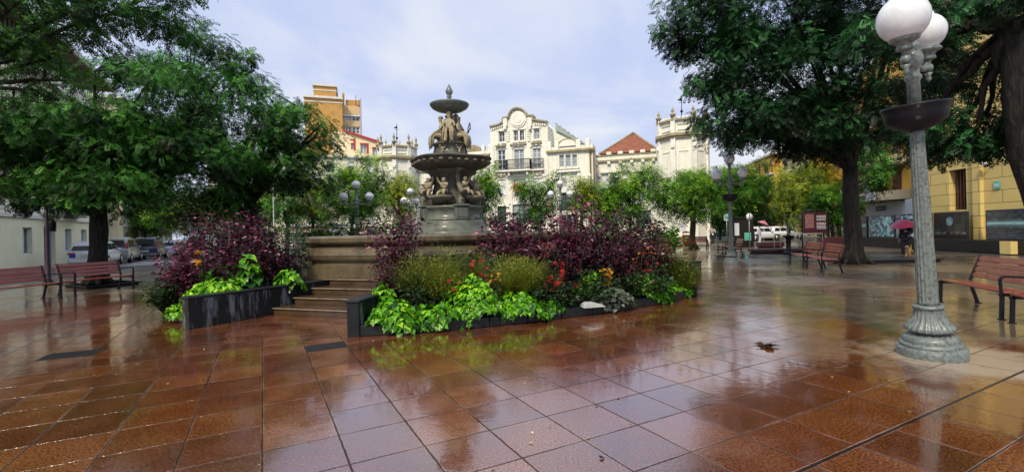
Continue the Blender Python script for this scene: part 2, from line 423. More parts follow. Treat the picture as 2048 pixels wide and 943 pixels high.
cloud = W.ramp(cl, [(.30, (.50, .60, .92)), (.44, (.62, .70, .95)), (.54, (.74, .80, .96)), (.68, (.92, .92, .97))])
sc10 = W.n('ShaderNodeVectorMath', {'operation': 'SCALE'}); W.set(sc10.inputs[0], sky.outputs[0]); sc10.inputs['Scale'].default_value = .10
fin = W.mix(.92, sc10.outputs[0], cloud)
W.set(bg.inputs['Color'], fin); bg.inputs['Strength'].default_value = 1.02
sd = bpy.data.lights.new('sun', 'SUN'); so = bpy.data.objects.new('sun', sd); col.objects.link(so)
sd.energy = 3.4; sd.angle = R_(10); sd.color = (1, .87, .66)
az = R_(SUN_AZ); el = R_(SUN_EL)
dirv = Vector((math.sin(az)*math.cos(el), math.cos(az)*math.cos(el), math.sin(el)))
so.rotation_euler = dirv.to_track_quat('Z', 'Y').to_euler(); so.location = (-20, -30, 40)
# ------------------------------------------------------------------ foliage
def nrm(a): return a/np.maximum(np.linalg.norm(a, axis=-1, keepdims=True), 1e-6)
def T_compound(pairs=5, ll=.36, lw=.135, terminal=True):
    q = []
    ts = np.linspace(.16, .95, pairs)
    for t in ts:
        for sgn in (-1, 1):
            a = .95; L = ll*(1-.35*abs(t-.5)); dx, dy = math.cos(a)*L, math.sin(a)*L*sgn
            bx, by = t, 0.0; nx, ny = -dy/L*lw/2*2, dx/L*lw/2*2
            mx, my = bx+dx*.5, by+dy*.5
            for (x, y, z) in ((bx, by, 0), (mx+nx*.5, my+ny*.5, .015), (bx+dx, by+dy, -.05), (mx-nx*.5, my-ny*.5, .015)):
                q.append((x, y, z-.30*x*x))
    if terminal:
        for (x, y) in ((.95, 0), (1.08, lw*.5), (1.25, 0), (1.08, -lw*.5)): q.append((x, y, -.30*x*x))
    return np.array(q)
def T_leaf(w=.55, fold=.12, droop=.25):   # single ovate leaf of two quads
    q = []
    for sgn in (-1, 1):
        for (x, y, z) in ((0, 0, 0), (.35, sgn*w*.5, fold*.8), (.72, sgn*w*.36, fold*.5), (1.0, 0, 0))[::sgn]:
            q.append((x, y, z-droop*x*x))
    return np.array(q)
def T_sprig(n=5, w=.34):      # a twig end of simple leaves
    q = []; r = np.random.default_rng(3)
    for i in range(n):
        t = .15+.75*i/(n-1); s = -1 if i % 2 else 1; a = .9*s*(1-.6*(i == n-1)); L = .42
        c, sn = math.cos(a), math.sin(a)
        for (x, y) in ((0, 0), (.45, .5*w), (1, 0), (.45, -.5*w)):
            X = t+(x*c-y*sn)*L; Y = (x*sn+y*c)*L; q.append((X, Y, -.25*X*X+.06*(i % 3-1)))
    return np.array(q)
def T_lobed():                # broad heart shaped lobed leaf, fan of 4 quads
    pts = [(0, 0), (-.12, .32), (.2, .52), (.52, .36), (.6, .22), (1, 0), (.6, -.22), (.52, -.36), (.2, -.52), (-.12, -.32)]
    def P(i, lift=.07): x, y = pts[i % 10]; return (x, y, lift*abs(y)*2-.25*x*x)
    c = (.35, 0, -.04)
    q = []
    for a, b, d in ((0, 1, 2), (2, 3, 4), (4, 5, 6), (6, 7, 8), (8, 9, 0)):
        q += [c, P(a), P(b), P(d)] if True else []
    return np.array(q)
def T_blade(n=3):
    q = []
    for i in range(n):
        a, b = i/n, (i+1)/n
        wa, wb = .0048*(1-a*.7), .0048*(1-b*.7)
        q += [(a, -wa, -.5*a**2.2), (a, wa, -.5*a**2.2), (b, wb, -.5*b**2.2), (b, -wb, -.5*b**2.2)]
    return np.array(q)
def T_petals():
    q = []
    for k in range(5):
        a = k*2*math.pi/5
        for (x, y, z) in ((.05, 0, 0), (.6, .3, .2), (1, 0, .1), (.6, -.3, .2)):
            q.append((x*math.cos(a)-y*math.sin(a), x*math.sin(a)+y*math.cos(a), z))
    return np.array(q)
TPL = dict(compound=T_compound(), compound_small=T_compound(4, .34, .15), leaf=T_leaf(), leaf_wide=T_leaf(.75, .1, .35), sprig=T_sprig(), lobed=T_lobed(), blade=T_blade(), petals=T_petals())

def place(tpl, P, D, Nn, S, tint):
    D = nrm(D); B = nrm(np.cross(Nn, D)); Nn = np.cross(D, B)
    n = len(P); t = TPL[tpl]; k = len(t)
    V = P[:, None, :]+S[:, None, None]*(t[None, :, 0:1]*D[:, None, :]+t[None, :, 1:2]*B[:, None, :]+t[None, :, 2:3]*Nn[:, None, :])
    return V.reshape(-1, 3), np.repeat(tint, k)

def clump_leaves(C, r, hgt, n, size, tint0, rg, flat=.5):
    # irregular spray of leaves round a branch end
    d = nrm(rg.normal(0, 1, (n, 3))); rad = rg.uniform(.15, 1, n)**.5; hh = max(hgt, r*.5)
    sk = rg.normal(0, .25, 2)
    P = np.stack([C[0]+d[:, 0]*rad*r, C[1]+d[:, 1]*rad*r, C[2]+d[:, 2]*rad*hh], 1); P[:, 2] += sk[0]*(P[:, 0]-C[0])+sk[1]*(P[:, 1]-C[1])
    a2 = np.arctan2(d[:, 1], d[:, 0])+rg.normal(0, .8, n)
    D = np.stack([np.cos(a2), np.sin(a2), rg.normal(-.3, .35, n)+.25*d[:, 2]], 1)
    Nn = np.stack([.5*d[:, 0], .5*d[:, 1], np.ones(n)], 1)+rg.normal(0, .42, (n, 3))
    S = size*rg.uniform(.55, 1.25, n)
    t = np.clip(tint0+rg.normal(0, .15, n)+.13*d[:, 2], 0, 1)  # upper leaves of each clump tinted lighter, top light painted in
    return P, D, Nn, S, t

def crown_clumps(ells, rg):
    out = []
    for (cx, cy, cz, rx, ry, rz, n) in ells:
        for _ in range(n):
            d = rg.normal(0, 1, 3); d /= np.linalg.norm(d)
            rad = rg.uniform(.35, 1)**.55
            out.append((cx+d[0]*rx*rad, cy+d[1]*ry*rad, cz+d[2]*rz*rad, rad, d[2]))
    return out

def make_tree(label, base, fork_h, r0, ells, mat, bark='bark', cr=.75, ch=.35, nl=46, size=.42, tpl='compound', seed=1, group=None, lean=(0, 0), name='leafy_tree', cat='tree', nlimb=12, tintmid=.5, extra_trunk=None, roots=False):
    rg = np.random.default_rng(seed); root = thing(name, label, cat, (base[0], base[1], 0), 0, group)
    cl = crown_clumps(ells, rg)
    Ps, Ds, Ns, Ss, Ts = [], [], [], [], []
    for (x, y, z, rad, dz) in cl:
        t0 = tintmid+rg.normal(0, .17)+.22*dz  # bright crown tops, dark undersides and highlight clumps painted into the leaf tint
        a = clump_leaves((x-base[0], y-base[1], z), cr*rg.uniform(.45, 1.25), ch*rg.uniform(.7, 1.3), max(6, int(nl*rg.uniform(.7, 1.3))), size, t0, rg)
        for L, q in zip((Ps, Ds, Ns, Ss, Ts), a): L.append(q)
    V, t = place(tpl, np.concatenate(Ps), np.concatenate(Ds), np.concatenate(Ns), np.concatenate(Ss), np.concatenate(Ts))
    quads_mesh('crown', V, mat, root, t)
    # trunk with limbs
    mb = MB(); n = 12
    prof = [(0, 1.55), (.06, 1.25), (.2, 1.08), (.6, .93), (1, .82)]
    pts = []; rad = []
    for i in range(9):
        q = i/8; zz = fork_h*q; k = 1.5-.5*min(1, q*6) if q < .17 else 1.0-.22*(q-.17)
        if extra_trunk: p = extra_trunk(q); pts.append((p[0]-base[0], p[1]-base[1], p[2]-0))
        else: pts.append((lean[0]*q+.05*math.sin(5*q+seed), lean[1]*q+.04*math.cos(4*q+seed), zz-.05*(i == 0)))
        rad.append(r0*k*(1+.05*math.sin(i*2.3+seed)))
    mb.tube(pts, rad, n)
    top = Vector(pts[-1])
    order = sorted(range(len(cl)), key=lambda i: rg.random())
    limbs = order[:nlimb]; limb_pts = []
    for li in limbs:
        e = Vector((cl[li][0]-base[0], cl[li][1]-base[1], cl[li][2])); st = top+Vector((0, 0, -.3*rg.random()))
        mid = st.lerp(e, .45)+Vector((rg.normal(0, .2), rg.normal(0, .2), .12*(e-st).length*(1 if e.z > st.z else .8)))
        P = []
        for i in range(8):
            q = i/7; p = st.lerp(mid, q).lerp(mid.lerp(e, q), q); P.append(p+Vector((rg.normal(0, .04), rg.normal(0, .04), rg.normal(0, .04)))*(0 < i < 7))
        rr = r0*.52
        mb.tube(P, [rr*(1-.88*(i/7)**.8)+.008 for i in range(8)], 7); limb_pts += P[2:]
    for i in order[nlimb:nlimb+90]:
        e = Vector((cl[i][0]-base[0], cl[i][1]-base[1], cl[i][2]))
        s_ = min(limb_pts, key=lambda p: (p-e).length+(.6 if p.z > e.z+.4 else 0))
        mid = s_.lerp(e, .5)+Vector((0, 0, .1))
        mb.tube([s_, mid, e], [r0*.11+.006, r0*.07+.005, .006], 5)
    if r0 > .2 and not extra_trunk:
        for k in range(7):
            a = k*2*math.pi/7+rg.uniform(-.3, .3); c_, s_ = math.cos(a), math.sin(a); q = rg.uniform(1.7, 2.5)
            mb.tube([(c_*r0*.7, s_*r0*.7, .55), (c_*r0*1.05, s_*r0*1.05, .22), (c_*r0*q*.8, s_*r0*q*.8, .06), (c_*r0*q, s_*r0*q, -.04)], [r0*.28, r0*.34, r0*.22, r0*.08], 7)
    mb.build('trunk', M[bark], root)
    return root

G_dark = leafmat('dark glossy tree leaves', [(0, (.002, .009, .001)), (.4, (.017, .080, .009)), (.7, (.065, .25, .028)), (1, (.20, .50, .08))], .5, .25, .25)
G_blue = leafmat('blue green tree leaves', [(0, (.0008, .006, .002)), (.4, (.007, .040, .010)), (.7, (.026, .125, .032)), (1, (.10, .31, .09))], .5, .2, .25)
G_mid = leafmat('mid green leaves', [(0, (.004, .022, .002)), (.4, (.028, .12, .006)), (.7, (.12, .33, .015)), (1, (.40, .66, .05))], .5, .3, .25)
G_lime = leafmat('yellow green leaves', [(0, (.02, .05, .004)), (.4, (.13, .24, .012)), (.7, (.34, .44, .02)), (1, (.62, .62, .05))], .45, .3)
G_yellow = leafmat('sunlit yellow leaves', [(0, (.06, .06, .004)), (.4, (.38, .28, .01)), (.7, (.75, .50, .03)), (1, (.9, .65, .08))], .45, .35)  # yellow foliage, with sunlit gold painted into the brighter stops
P_purple = leafmat('purple shrub leaves', [(0, (.005, .001, .003)), (.4, (.040, .005, .015)), (.7, (.14, .016, .052)), (.9, (.36, .10, .17)), (1, (.42, .17, .23))], .35, .15, .4)  # palest pink stops are leaf highlights painted into the colour
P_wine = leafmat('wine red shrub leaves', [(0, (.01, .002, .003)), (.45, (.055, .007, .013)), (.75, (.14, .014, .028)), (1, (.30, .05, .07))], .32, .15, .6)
P_lime = leafmat('lime vine leaves', [(0, (.01, .05, .003)), (.4, (.06, .24, .006)), (.7, (.19, .52, .010)), (1, (.44, .78, .035))], .38, .25)
P_grass = leafmat('feathery grass blades', [(0, (.03, .045, .004)), (.5, (.14, .19, .012)), (1, (.36, .38, .05))], .6, .3)
P_deep = leafmat('deep green shrub leaves', [(0, (.004, .012, .003)), (.5, (.018, .05, .010)), (1, (.05, .13, .03))], .4, .2)
P_red = leafmat('red flowers', [(0, (.16, .003, .004)), (.5, (.42, .012, .010)), (1, (.72, .10, .05))], .5, .25)
P_orange = leafmat('orange yellow flowers', [(0, (.6, .18, .01)), (.5, (.80, .38, .02)), (1, (.85, .6, .08))], .5, .25)

def E(px, py, Y, rpx, rpy, ry, n):
    x, _, z = at(px, py, Y); s = Y/F_PX
    return (x, Y, z, rpx*s, ry, rpy*s, n)

def trees():
    # big tree behind the left benches
    x, y = -14.55, 16.3
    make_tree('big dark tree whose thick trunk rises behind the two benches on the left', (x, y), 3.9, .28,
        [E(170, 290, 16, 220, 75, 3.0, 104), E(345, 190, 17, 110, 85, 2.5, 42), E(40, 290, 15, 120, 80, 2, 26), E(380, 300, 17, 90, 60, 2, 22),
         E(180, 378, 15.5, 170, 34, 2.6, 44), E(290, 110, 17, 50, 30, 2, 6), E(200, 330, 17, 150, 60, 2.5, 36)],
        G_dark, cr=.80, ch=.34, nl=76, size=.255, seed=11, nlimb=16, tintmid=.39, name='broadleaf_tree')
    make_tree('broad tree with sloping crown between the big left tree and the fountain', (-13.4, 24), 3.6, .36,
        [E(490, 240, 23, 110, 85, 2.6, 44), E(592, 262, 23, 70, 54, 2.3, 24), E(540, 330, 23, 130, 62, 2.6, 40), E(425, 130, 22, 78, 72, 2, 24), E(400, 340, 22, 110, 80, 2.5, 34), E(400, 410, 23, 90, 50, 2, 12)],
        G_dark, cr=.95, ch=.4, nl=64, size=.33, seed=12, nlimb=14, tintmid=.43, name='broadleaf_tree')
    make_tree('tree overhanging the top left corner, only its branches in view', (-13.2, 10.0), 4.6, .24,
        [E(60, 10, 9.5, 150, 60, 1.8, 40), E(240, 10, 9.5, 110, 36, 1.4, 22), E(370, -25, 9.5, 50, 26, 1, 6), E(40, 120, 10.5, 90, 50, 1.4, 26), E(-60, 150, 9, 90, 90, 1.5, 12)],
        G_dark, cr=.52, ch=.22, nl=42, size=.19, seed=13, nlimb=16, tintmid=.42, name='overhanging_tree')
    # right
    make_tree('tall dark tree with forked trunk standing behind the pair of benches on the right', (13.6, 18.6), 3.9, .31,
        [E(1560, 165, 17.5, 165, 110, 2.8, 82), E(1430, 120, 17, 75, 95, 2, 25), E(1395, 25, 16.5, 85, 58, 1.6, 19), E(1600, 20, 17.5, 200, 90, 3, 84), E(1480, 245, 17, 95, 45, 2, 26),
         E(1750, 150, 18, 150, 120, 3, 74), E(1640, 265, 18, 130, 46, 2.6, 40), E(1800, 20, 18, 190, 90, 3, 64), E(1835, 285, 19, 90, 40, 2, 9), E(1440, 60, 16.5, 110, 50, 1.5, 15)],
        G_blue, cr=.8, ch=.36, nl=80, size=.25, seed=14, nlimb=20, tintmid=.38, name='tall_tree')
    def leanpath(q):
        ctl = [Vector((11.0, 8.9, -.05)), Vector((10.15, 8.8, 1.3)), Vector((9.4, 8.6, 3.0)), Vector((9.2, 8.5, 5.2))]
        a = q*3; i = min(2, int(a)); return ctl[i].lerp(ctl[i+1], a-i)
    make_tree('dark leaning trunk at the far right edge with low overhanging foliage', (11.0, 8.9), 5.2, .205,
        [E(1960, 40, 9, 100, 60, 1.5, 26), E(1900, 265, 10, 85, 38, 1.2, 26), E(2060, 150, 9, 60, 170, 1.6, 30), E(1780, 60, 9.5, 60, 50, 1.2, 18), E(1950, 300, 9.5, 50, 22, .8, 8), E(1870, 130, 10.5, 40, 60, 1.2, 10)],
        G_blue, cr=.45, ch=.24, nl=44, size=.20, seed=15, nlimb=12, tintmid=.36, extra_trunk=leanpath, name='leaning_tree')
    # park trees between fountain and palace
    def small(label, px, py, Y, rpx, rpy, mat, seed, n=36, tpl='sprig', size=.36, name='park_tree', basex=None, r=.13, cr=.7, tm=.5, top=0, group=None, nl=54):
        a, _ = ray(basex or px, 470)
        els = [E(px, py, Y, rpx*.85, rpy*.8, rpx*Y/F_PX*.8, n)]
        rg = np.random.default_rng(seed)
        els.append(E(px, py+rpy*.55, Y, rpx*.75, rpy*.55, rpx*Y/F_PX*.7, max(4, n//3)))
        for k in range(5): els.append(E(px+rg.uniform(-.8, .8)*rpx, py-rpy*rg.uniform(.5, 1.15), Y, rpx*.10, rpy*.22, rpx*Y/F_PX*.1, 2))
        for k in range(3): els.append(E(px+rg.uniform(-.6, .6)*rpx, py-rpy*rg.uniform(.1, .8), Y, rpx*.4, rpy*.35, rpx*Y/F_PX*.4, max(3, n//7)))
        z0 = els[0][2]-els[0][5]*.8
        return make_tree(label, (a*Y, Y), max(1.2, z0), r, els, mat, 'bark_l', cr=cr*.85*Y/33, ch=.55*Y/33, nl=nl, size=size*Y/33, tpl=tpl, seed=seed, name=name, nlimb=9, tintmid=tm, group=group)
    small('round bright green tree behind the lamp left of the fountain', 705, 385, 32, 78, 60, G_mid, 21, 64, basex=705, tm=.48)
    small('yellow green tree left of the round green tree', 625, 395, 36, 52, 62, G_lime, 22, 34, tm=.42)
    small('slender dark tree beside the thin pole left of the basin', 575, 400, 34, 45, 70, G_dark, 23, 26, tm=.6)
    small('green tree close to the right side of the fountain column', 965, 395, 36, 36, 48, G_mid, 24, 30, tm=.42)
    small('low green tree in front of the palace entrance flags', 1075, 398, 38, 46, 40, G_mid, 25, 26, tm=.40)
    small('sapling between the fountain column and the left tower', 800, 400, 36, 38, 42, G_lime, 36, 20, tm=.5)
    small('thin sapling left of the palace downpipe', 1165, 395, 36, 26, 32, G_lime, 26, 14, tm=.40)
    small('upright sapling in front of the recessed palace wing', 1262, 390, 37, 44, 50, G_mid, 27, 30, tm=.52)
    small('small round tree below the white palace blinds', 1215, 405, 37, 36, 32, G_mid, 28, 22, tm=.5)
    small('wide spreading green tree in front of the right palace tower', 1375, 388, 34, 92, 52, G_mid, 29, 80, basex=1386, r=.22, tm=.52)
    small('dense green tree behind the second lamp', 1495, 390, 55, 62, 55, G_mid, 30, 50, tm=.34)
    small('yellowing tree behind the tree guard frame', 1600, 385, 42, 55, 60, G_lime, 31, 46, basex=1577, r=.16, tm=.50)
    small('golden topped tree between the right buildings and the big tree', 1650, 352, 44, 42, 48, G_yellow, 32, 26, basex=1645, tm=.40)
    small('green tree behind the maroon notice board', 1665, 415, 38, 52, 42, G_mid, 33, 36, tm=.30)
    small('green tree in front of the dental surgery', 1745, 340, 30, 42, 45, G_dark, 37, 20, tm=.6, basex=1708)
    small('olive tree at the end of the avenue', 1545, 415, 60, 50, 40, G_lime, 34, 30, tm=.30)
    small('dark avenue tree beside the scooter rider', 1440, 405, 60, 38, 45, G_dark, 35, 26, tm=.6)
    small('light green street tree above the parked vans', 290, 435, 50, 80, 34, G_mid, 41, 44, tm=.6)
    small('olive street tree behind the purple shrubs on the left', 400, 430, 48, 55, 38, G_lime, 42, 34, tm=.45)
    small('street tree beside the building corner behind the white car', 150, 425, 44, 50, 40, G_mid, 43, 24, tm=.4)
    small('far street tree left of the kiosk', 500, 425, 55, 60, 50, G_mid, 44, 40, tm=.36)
    # far belt of greenery closing the avenue
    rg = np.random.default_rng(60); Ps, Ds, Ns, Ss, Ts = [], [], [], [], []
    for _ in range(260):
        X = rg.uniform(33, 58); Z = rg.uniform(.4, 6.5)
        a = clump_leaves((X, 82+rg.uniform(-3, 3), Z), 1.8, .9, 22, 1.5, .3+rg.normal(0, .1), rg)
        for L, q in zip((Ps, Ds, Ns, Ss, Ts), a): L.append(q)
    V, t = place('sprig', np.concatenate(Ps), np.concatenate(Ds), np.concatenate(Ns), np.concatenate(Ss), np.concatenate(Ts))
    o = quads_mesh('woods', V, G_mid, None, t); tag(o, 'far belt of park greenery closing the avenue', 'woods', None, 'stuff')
trees()
# ------------------------------------------------------------------ building helpers
def wall_holes(mb, x0, x1, z0, z1, holes, y=0.0, depth=.25):
    # front face at y (facing -y) with real openings and reveals going back
    xs = sorted({x0, x1, *[min(max(h[i], x0), x1) for h in holes for i in (0, 1)]}); zs = sorted({z0, z1, *[min(max(h[i], z0), z1) for h in holes for i in (2, 3)]})
    for i in range(len(xs)-1):
        for j in range(len(zs)-1):
            cx, cz = (xs[i]+xs[i+1])/2, (zs[j]+zs[j+1])/2
            if any(h[0] < cx < h[1] and h[2] < cz < h[3] for h in holes): continue
            mb.add([(xs[i], y, zs[j]), (xs[i+1], y, zs[j]), (xs[i+1], y, zs[j+1]), (xs[i], y, zs[j+1])], [(0, 1, 2, 3)])
    for a, b, c, d in holes:
        v = [(a, y, c), (b, y, c), (b, y, d), (a, y, d), (a, y+depth, c), (b, y+depth, c), (b, y+depth, d), (a, y+depth, d)]
        mb.add(v, [(0, 4, 5, 1), (1, 5, 6, 2), (2, 6, 7, 3), (3, 7, 4, 0)])
    return mb
def shell(mb, x0, x1, z0, z1, y0, y1):   # sides, back and top of a block whose front is built apart
    v = [(x0, y0, z0), (x1, y0, z0), (x1, y1, z0), (x0, y1, z0), (x0, y0, z1), (x1, y0, z1), (x1, y1, z1), (x0, y1, z1)]
    return mb.add(v, [(1, 2, 6, 5), (2, 3, 7, 6), (3, 0, 4, 7), (4, 5, 6, 7)])
def window(parent, a, b, c, d, y=0.0, depth=.22, cols=2, rows=2, frame='frame_white', pane='glass', blind=0, fw=.06, name='window'):
    # glass at depth behind the wall face, sash bars, optional roller blind
    pane = random.choice((pane, pane, 'glass_pale'))
    f = MB(); yy = y+depth
    w = min(fw, (b-a)*.12)
    f.box(a, a+w, yy-.05, yy+.02, c, d); f.box(b-w, b, yy-.05, yy+.02, c, d)
    f.box(a+w, b-w, yy-.05, yy+.02, c, c+w); f.box(a+w, b-w, yy-.05, yy+.02, d-w, d)
    for i in range(1, cols): x = a+(b-a)*i/cols; f.box(x-w*.6, x+w*.6, yy-.045, yy+.018, c+w, d-w)
    for j in range(1, rows): z = c+(d-c)*j/rows; f.box(a+w, b-w, yy-.035, yy+.016, z-w*.35, z+w*.35)
    o = f.build(name, M[frame], parent)
    p = MB(); p.add([(a, yy+.03, c), (b, yy+.03, c), (b, yy+.03, d), (a, yy+.03, d)], [(0, 1, 2, 3)]); p.build('pane', M[pane], o)
    if blind:
        q = MB(); zb = d-(d-c)*blind; n = max(2, int((d-zb)/.16))
        for k in range(n):
            z = zb+(d-zb)*k/n; q.add([(a+.01, yy-.075, z), (b-.01, yy-.075, z), (b-.01, yy-.06, z+(d-zb)/n), (a+.01, yy-.06, z+(d-zb)/n)], [(0, 1, 2, 3)])
        q.build('blind', M['blind'], o)
    return o

# ------------------------------------------------------------------ the palace
TH = R_(17.5); PC = (1.02, 60.5)
def pf(px, py, off=0.0):
    a, b = ray(px, py); c, s = math.cos(TH), math.sin(TH)
    cx, cy = PC[0]+off*s, PC[1]+off*c
    t = (a*cy-cx)/(c+a*s); Y = cy-t*s
    return t, CAM_H+b*Y
def rect(x0, y0, x1, y1, off=0.0):
    a, _ = pf(x0, (y0+y1)/2, off); b, _ = pf(x1, (y0+y1)/2, off)
    _, d = pf((x0+x1)/2, y0, off); _, c = pf((x0+x1)/2, y1, off); return [a, b, c, d]
def tower(parent, s, off, r, zc, zp, zpin, vane, nich=True):
    # octagonal corner tower, crown of battlements and pinnacles
    root = MB(); A = [math.pi/8+k*math.pi/4 for k in range(8)]
    def ring(rr): return [(s+rr*math.cos(a), off+rr*math.sin(a)) for a in A]
    root.prism(ring(r), 0, zc-.35, 'z')
    root.prism(ring(r*.97), zc+.2, zp-.55, 'z')
    w = root.build('tower_wall', M['cream'], parent)
    t = MB()
    t.prism(ring(r*1.10), zc-.35, zc-.12, 'z'); t.prism(ring(r*1.16), zc-.12, zc+.2, 'z'); t.prism(ring(r*1.08), zp-.55, zp-.35, 'z')
    t.prism(ring(r*1.05), zc*.58, zc*.58+.25, 'z')
    t.build('cornice', M['trim_dark'], parent)
    b = MB()
    for k in range(8):       # pilasters, sunk panels, merlons
        a = A[k]; x, y = s+r*math.cos(a), off+r*math.sin(a)
        Mx = Matrix.Translation((x, y, 0)) @ Matrix.Rotation(a, 4, 'Z')
        b.box(-.16, .16, -.26, .26, 0, zc-.36, M=Mx); b.box(-.2, .14, -.24, .24, zc+.2, zp-.1, M=Mx)
        b.box(-.05, .34, -.2, .2, zc-1.5, zc-1.05, .05, M=Mx)
        a2 = a+math.pi/8; ap = r*math.cos(math.pi/8)
        Mx2 = Matrix.Translation((s+ap*math.cos(a2), off+ap*math.sin(a2), 0)) @ Matrix.Rotation(a2, 4, 'Z')
        hw = r*math.sin(math.pi/8)*.58
        b.box(.0, .07, -hw, hw, zc-1.9, zc-1.78, M=Mx2); b.box(0, .07, -hw, -hw+.12, zc-4.6, zc-1.9, M=Mx2); b.box(0, .07, hw-.12, hw, zc-4.6, zc-1.9, M=Mx2); b.box(0, .1, -hw-.1, hw+.1, zc-4.8, zc-4.6, M=Mx2)
        b.box(-.12, .03, -hw, hw, zc+.55, zc+.62, M=Mx2); b.box(-.12, .03, -hw, hw, zp-1.0, zp-.93, M=Mx2)
        for q in (-.62, 0, .62): b.box(-.2, .05, q*hw*1.2-.14, q*hw*1.2+.14, zp-.35, zp-.08, .03, M=Mx2)
    b.build('moulding', M['cream_trim'], parent)
    for k in range(8):
        a = A[k]; x, y = s+r*math.cos(a), off+r*math.sin(a); h = zpin-zp
        p = MB(); p.lathe([(.26, -.15), (.26, .12), (.34, .16), (.32, .3), (.18, .36), (.1, .42*h+.1), (.17, .5*h+.1), (.19, .58*h+.1), (.08, .78*h+.1), (.03, h+.1)], 8, (x, y, zp-.1))
        p.build('pinnacle', M['trim_dark'], parent)
    v = MB(); v.tube([(s, off, zp-.5), (s, off, vane)], [.07, .03], 6); v.ball((s, off, zp+(vane-zp)*.35), .17); v.prism([(s-.5, vane-.55), (s+.1, vane-.75), (s+.1, vane-.3)], off-.02, off+.02); v.box(s-.3, s+.3, off-.02, off+.02, vane-.9, vane-.86)
    v.build('weather_vane', M['iron_dark'], parent)
    for k in (5, 6):       # narrow slit windows facing the square
        a2 = A[k]+math.pi/8*(-1); 

def palace():
    root = thing('palace', 'cream stucco palace with round pediment, battlements and two corner towers', 'palace', (*PC, 0), -TH)
    # central gabled block
    xl, _ = pf(981, 300); xr, _ = pf(1096, 300); _, ze = pf(1036, 254)
    W1 = [rect(998, 263, 1009, 283), rect(1028, 261, 1037.5, 281), rect(1039, 260, 1048, 280), rect(1068, 257.5, 1079, 277.5)]
    W2 = [rect(995.5, 299, 1011, 339), rect(1028, 297.5, 1048.5, 338), rect(1065.5, 295.5, 1082, 336)]
    W3 = [rect(995, 358, 1012.5, 392), rect(1028, 357, 1050, 392), rect(1066.5, 355, 1085, 392)]
    W4 = [rect(995, 412, 1012.5, 450), rect(1026, 408, 1052, 466), rect(1066.5, 410, 1085, 450)]
    mb = MB(); wall_holes(mb, xl, xr, 0, ze, W1+W2+W3+W4, 0, .3); shell(mb, xl, xr, 0, ze, 0, 14)
    prof = [(981, 253), (996, 250), (1006, 245), (1006, 236), (1017, 234.5), (1018.5, 229), (1022, 222.5), (1028, 217.5), (1035.5, 216), (1043, 218), (1049, 222), (1053, 228), (1054.5, 231.5), (1067, 231), (1066, 239), (1080, 241.5), (1096, 243), (1096, 254)]
    P = [pf(*p) for p in prof]; P = [(x, max(z, ze)) for x, z in P]; P[0] = (xl, P[0][1]); P[-1] = (xr, ze); P[-2] = (xr, P[-2][1]); P = [(xl, ze)]+P
    mb.prism(P, 0, .6)
    mb.build('wall', M['cream'], root)
    tm = MB()
    for i in range(1, len(P)-2):      # coping following the gable
        a, b = Vector((P[i][0], 0, P[i][1])), Vector((P[i+1][0], 0, P[i+1][1])); d = (b-a)
        if d.length < .05: continue
        n = Vector((-d.z, 0, d.x)).normalized()*.14
        q = [a-n*.6, b-n*.6, b+n*.8, a+n*.8]; tm.prism([(p.x, p.z) for p in q], -.32-.003*i, .75+.003*i)
    tm.build('coping', M['trim_dark'], root)
    tr = MB(); cx, cz = pf(1036.5, 238.5)
    for rr, y0 in ((1.08, -.12), (.86, -.2), (.62, -.1), (.42, -.24)):
        tr.prism([(cx+rr*math.cos(k*math.pi/14), cz+rr*math.sin(k*math.pi/14)) for k in range(28)], y0, .02)
    for k in range(9):                # ribs over the medallion
        a = math.pi*(.1+.8*k/8); tr.box(-.05, .05, -.16, 0, 1.18, 1.42, M=Matrix.Translation((cx, 0, cz)) @ Matrix.Rotation(a-math.pi/2, 4, 'Y').inverted())
    tr.build('medallion', M['cream_trim'], root)
    t2 = MB()
    for px in (1003, 1068):           # small consoles beside the medallion
        x, z = pf(px+8 if px < 1036 else px-8, 250)
        t2.box(x-.32, x+.32, -.3, 0, z-.2, z+1.0, .08); t2.box(x-.2, x+.2, -.42, -.3, z-.6, z-.1, .08)
    for i in range(12):
        f = i/11
        for p0, p1 in (((984, 257), (1006, 249)), ((1070, 246), (1092, 247.5))):
            if i % 2 == 0: x, z = pf(p0[0]+(p1[0]-p0[0])*f, p0[1]+(p1[1]-p0[1])*f); t2.box(x-.09, x+.09, -.18, 0, z-.22, z)
    for h in W1:                      # stone surrounds
        t2.box(h[0]-.22, h[1]+.22, -.16, 0, h[3]+.08, h[3]+.24); t2.box(h[0]-.18, h[0]-.04, -.08, 0, h[2]-.1, h[3]+.08); t2.box(h[1]+.04, h[1]+.18, -.08, 0, h[2]-.1, h[3]+.08); t2.box(h[0]-.22, h[1]+.22, -.14, 0, h[2]-.24, h[2]-.1)
    for px in (1016, 1057.5):
        x, z = pf(px, 271)
        for k in range(5): t2.box(x-.2, x+.2, -.12, 0, z-.75+k*.3, z-.5+k*.3, .05)
    for h in W2+W3:
        m = (h[0]+h[1])/2; hw = (h[1]-h[0])/2
        arc = [(m+(hw+.42)*math.cos(a), h[3]+.12+.52*math.sin(a)) for a in [math.pi*k/10 for k in range(11)]]
        inn = [(m+(hw+.18)*math.cos(a), h[3]+.10+.28*math.sin(a)) for a in [math.pi*k/10 for k in range(10, -1, -1)]]
        for k in range(10): t2.prism([arc[k], arc[k+1], inn[9-k], inn[10-k]], -.16, 0)
        t2.box(h[0]-.42, h[0]-.2, -.12, 0, h[2]-.1, h[3]+.1); t2.box(h[1]+.2, h[1]+.42, -.12, 0, h[2]-.1, h[3]+.1)
        t2.box(m-.16, m+.16, -.26, 0, h[3]+.3, h[3]+.75, .06)
    for px in (985, 1019, 1057, 1092):      # giant pilasters
        x, _ = pf(px, 330); _, zt = pf(px, 290); t2.box(x-.26, x+.26, -.1, 0, 0, zt)
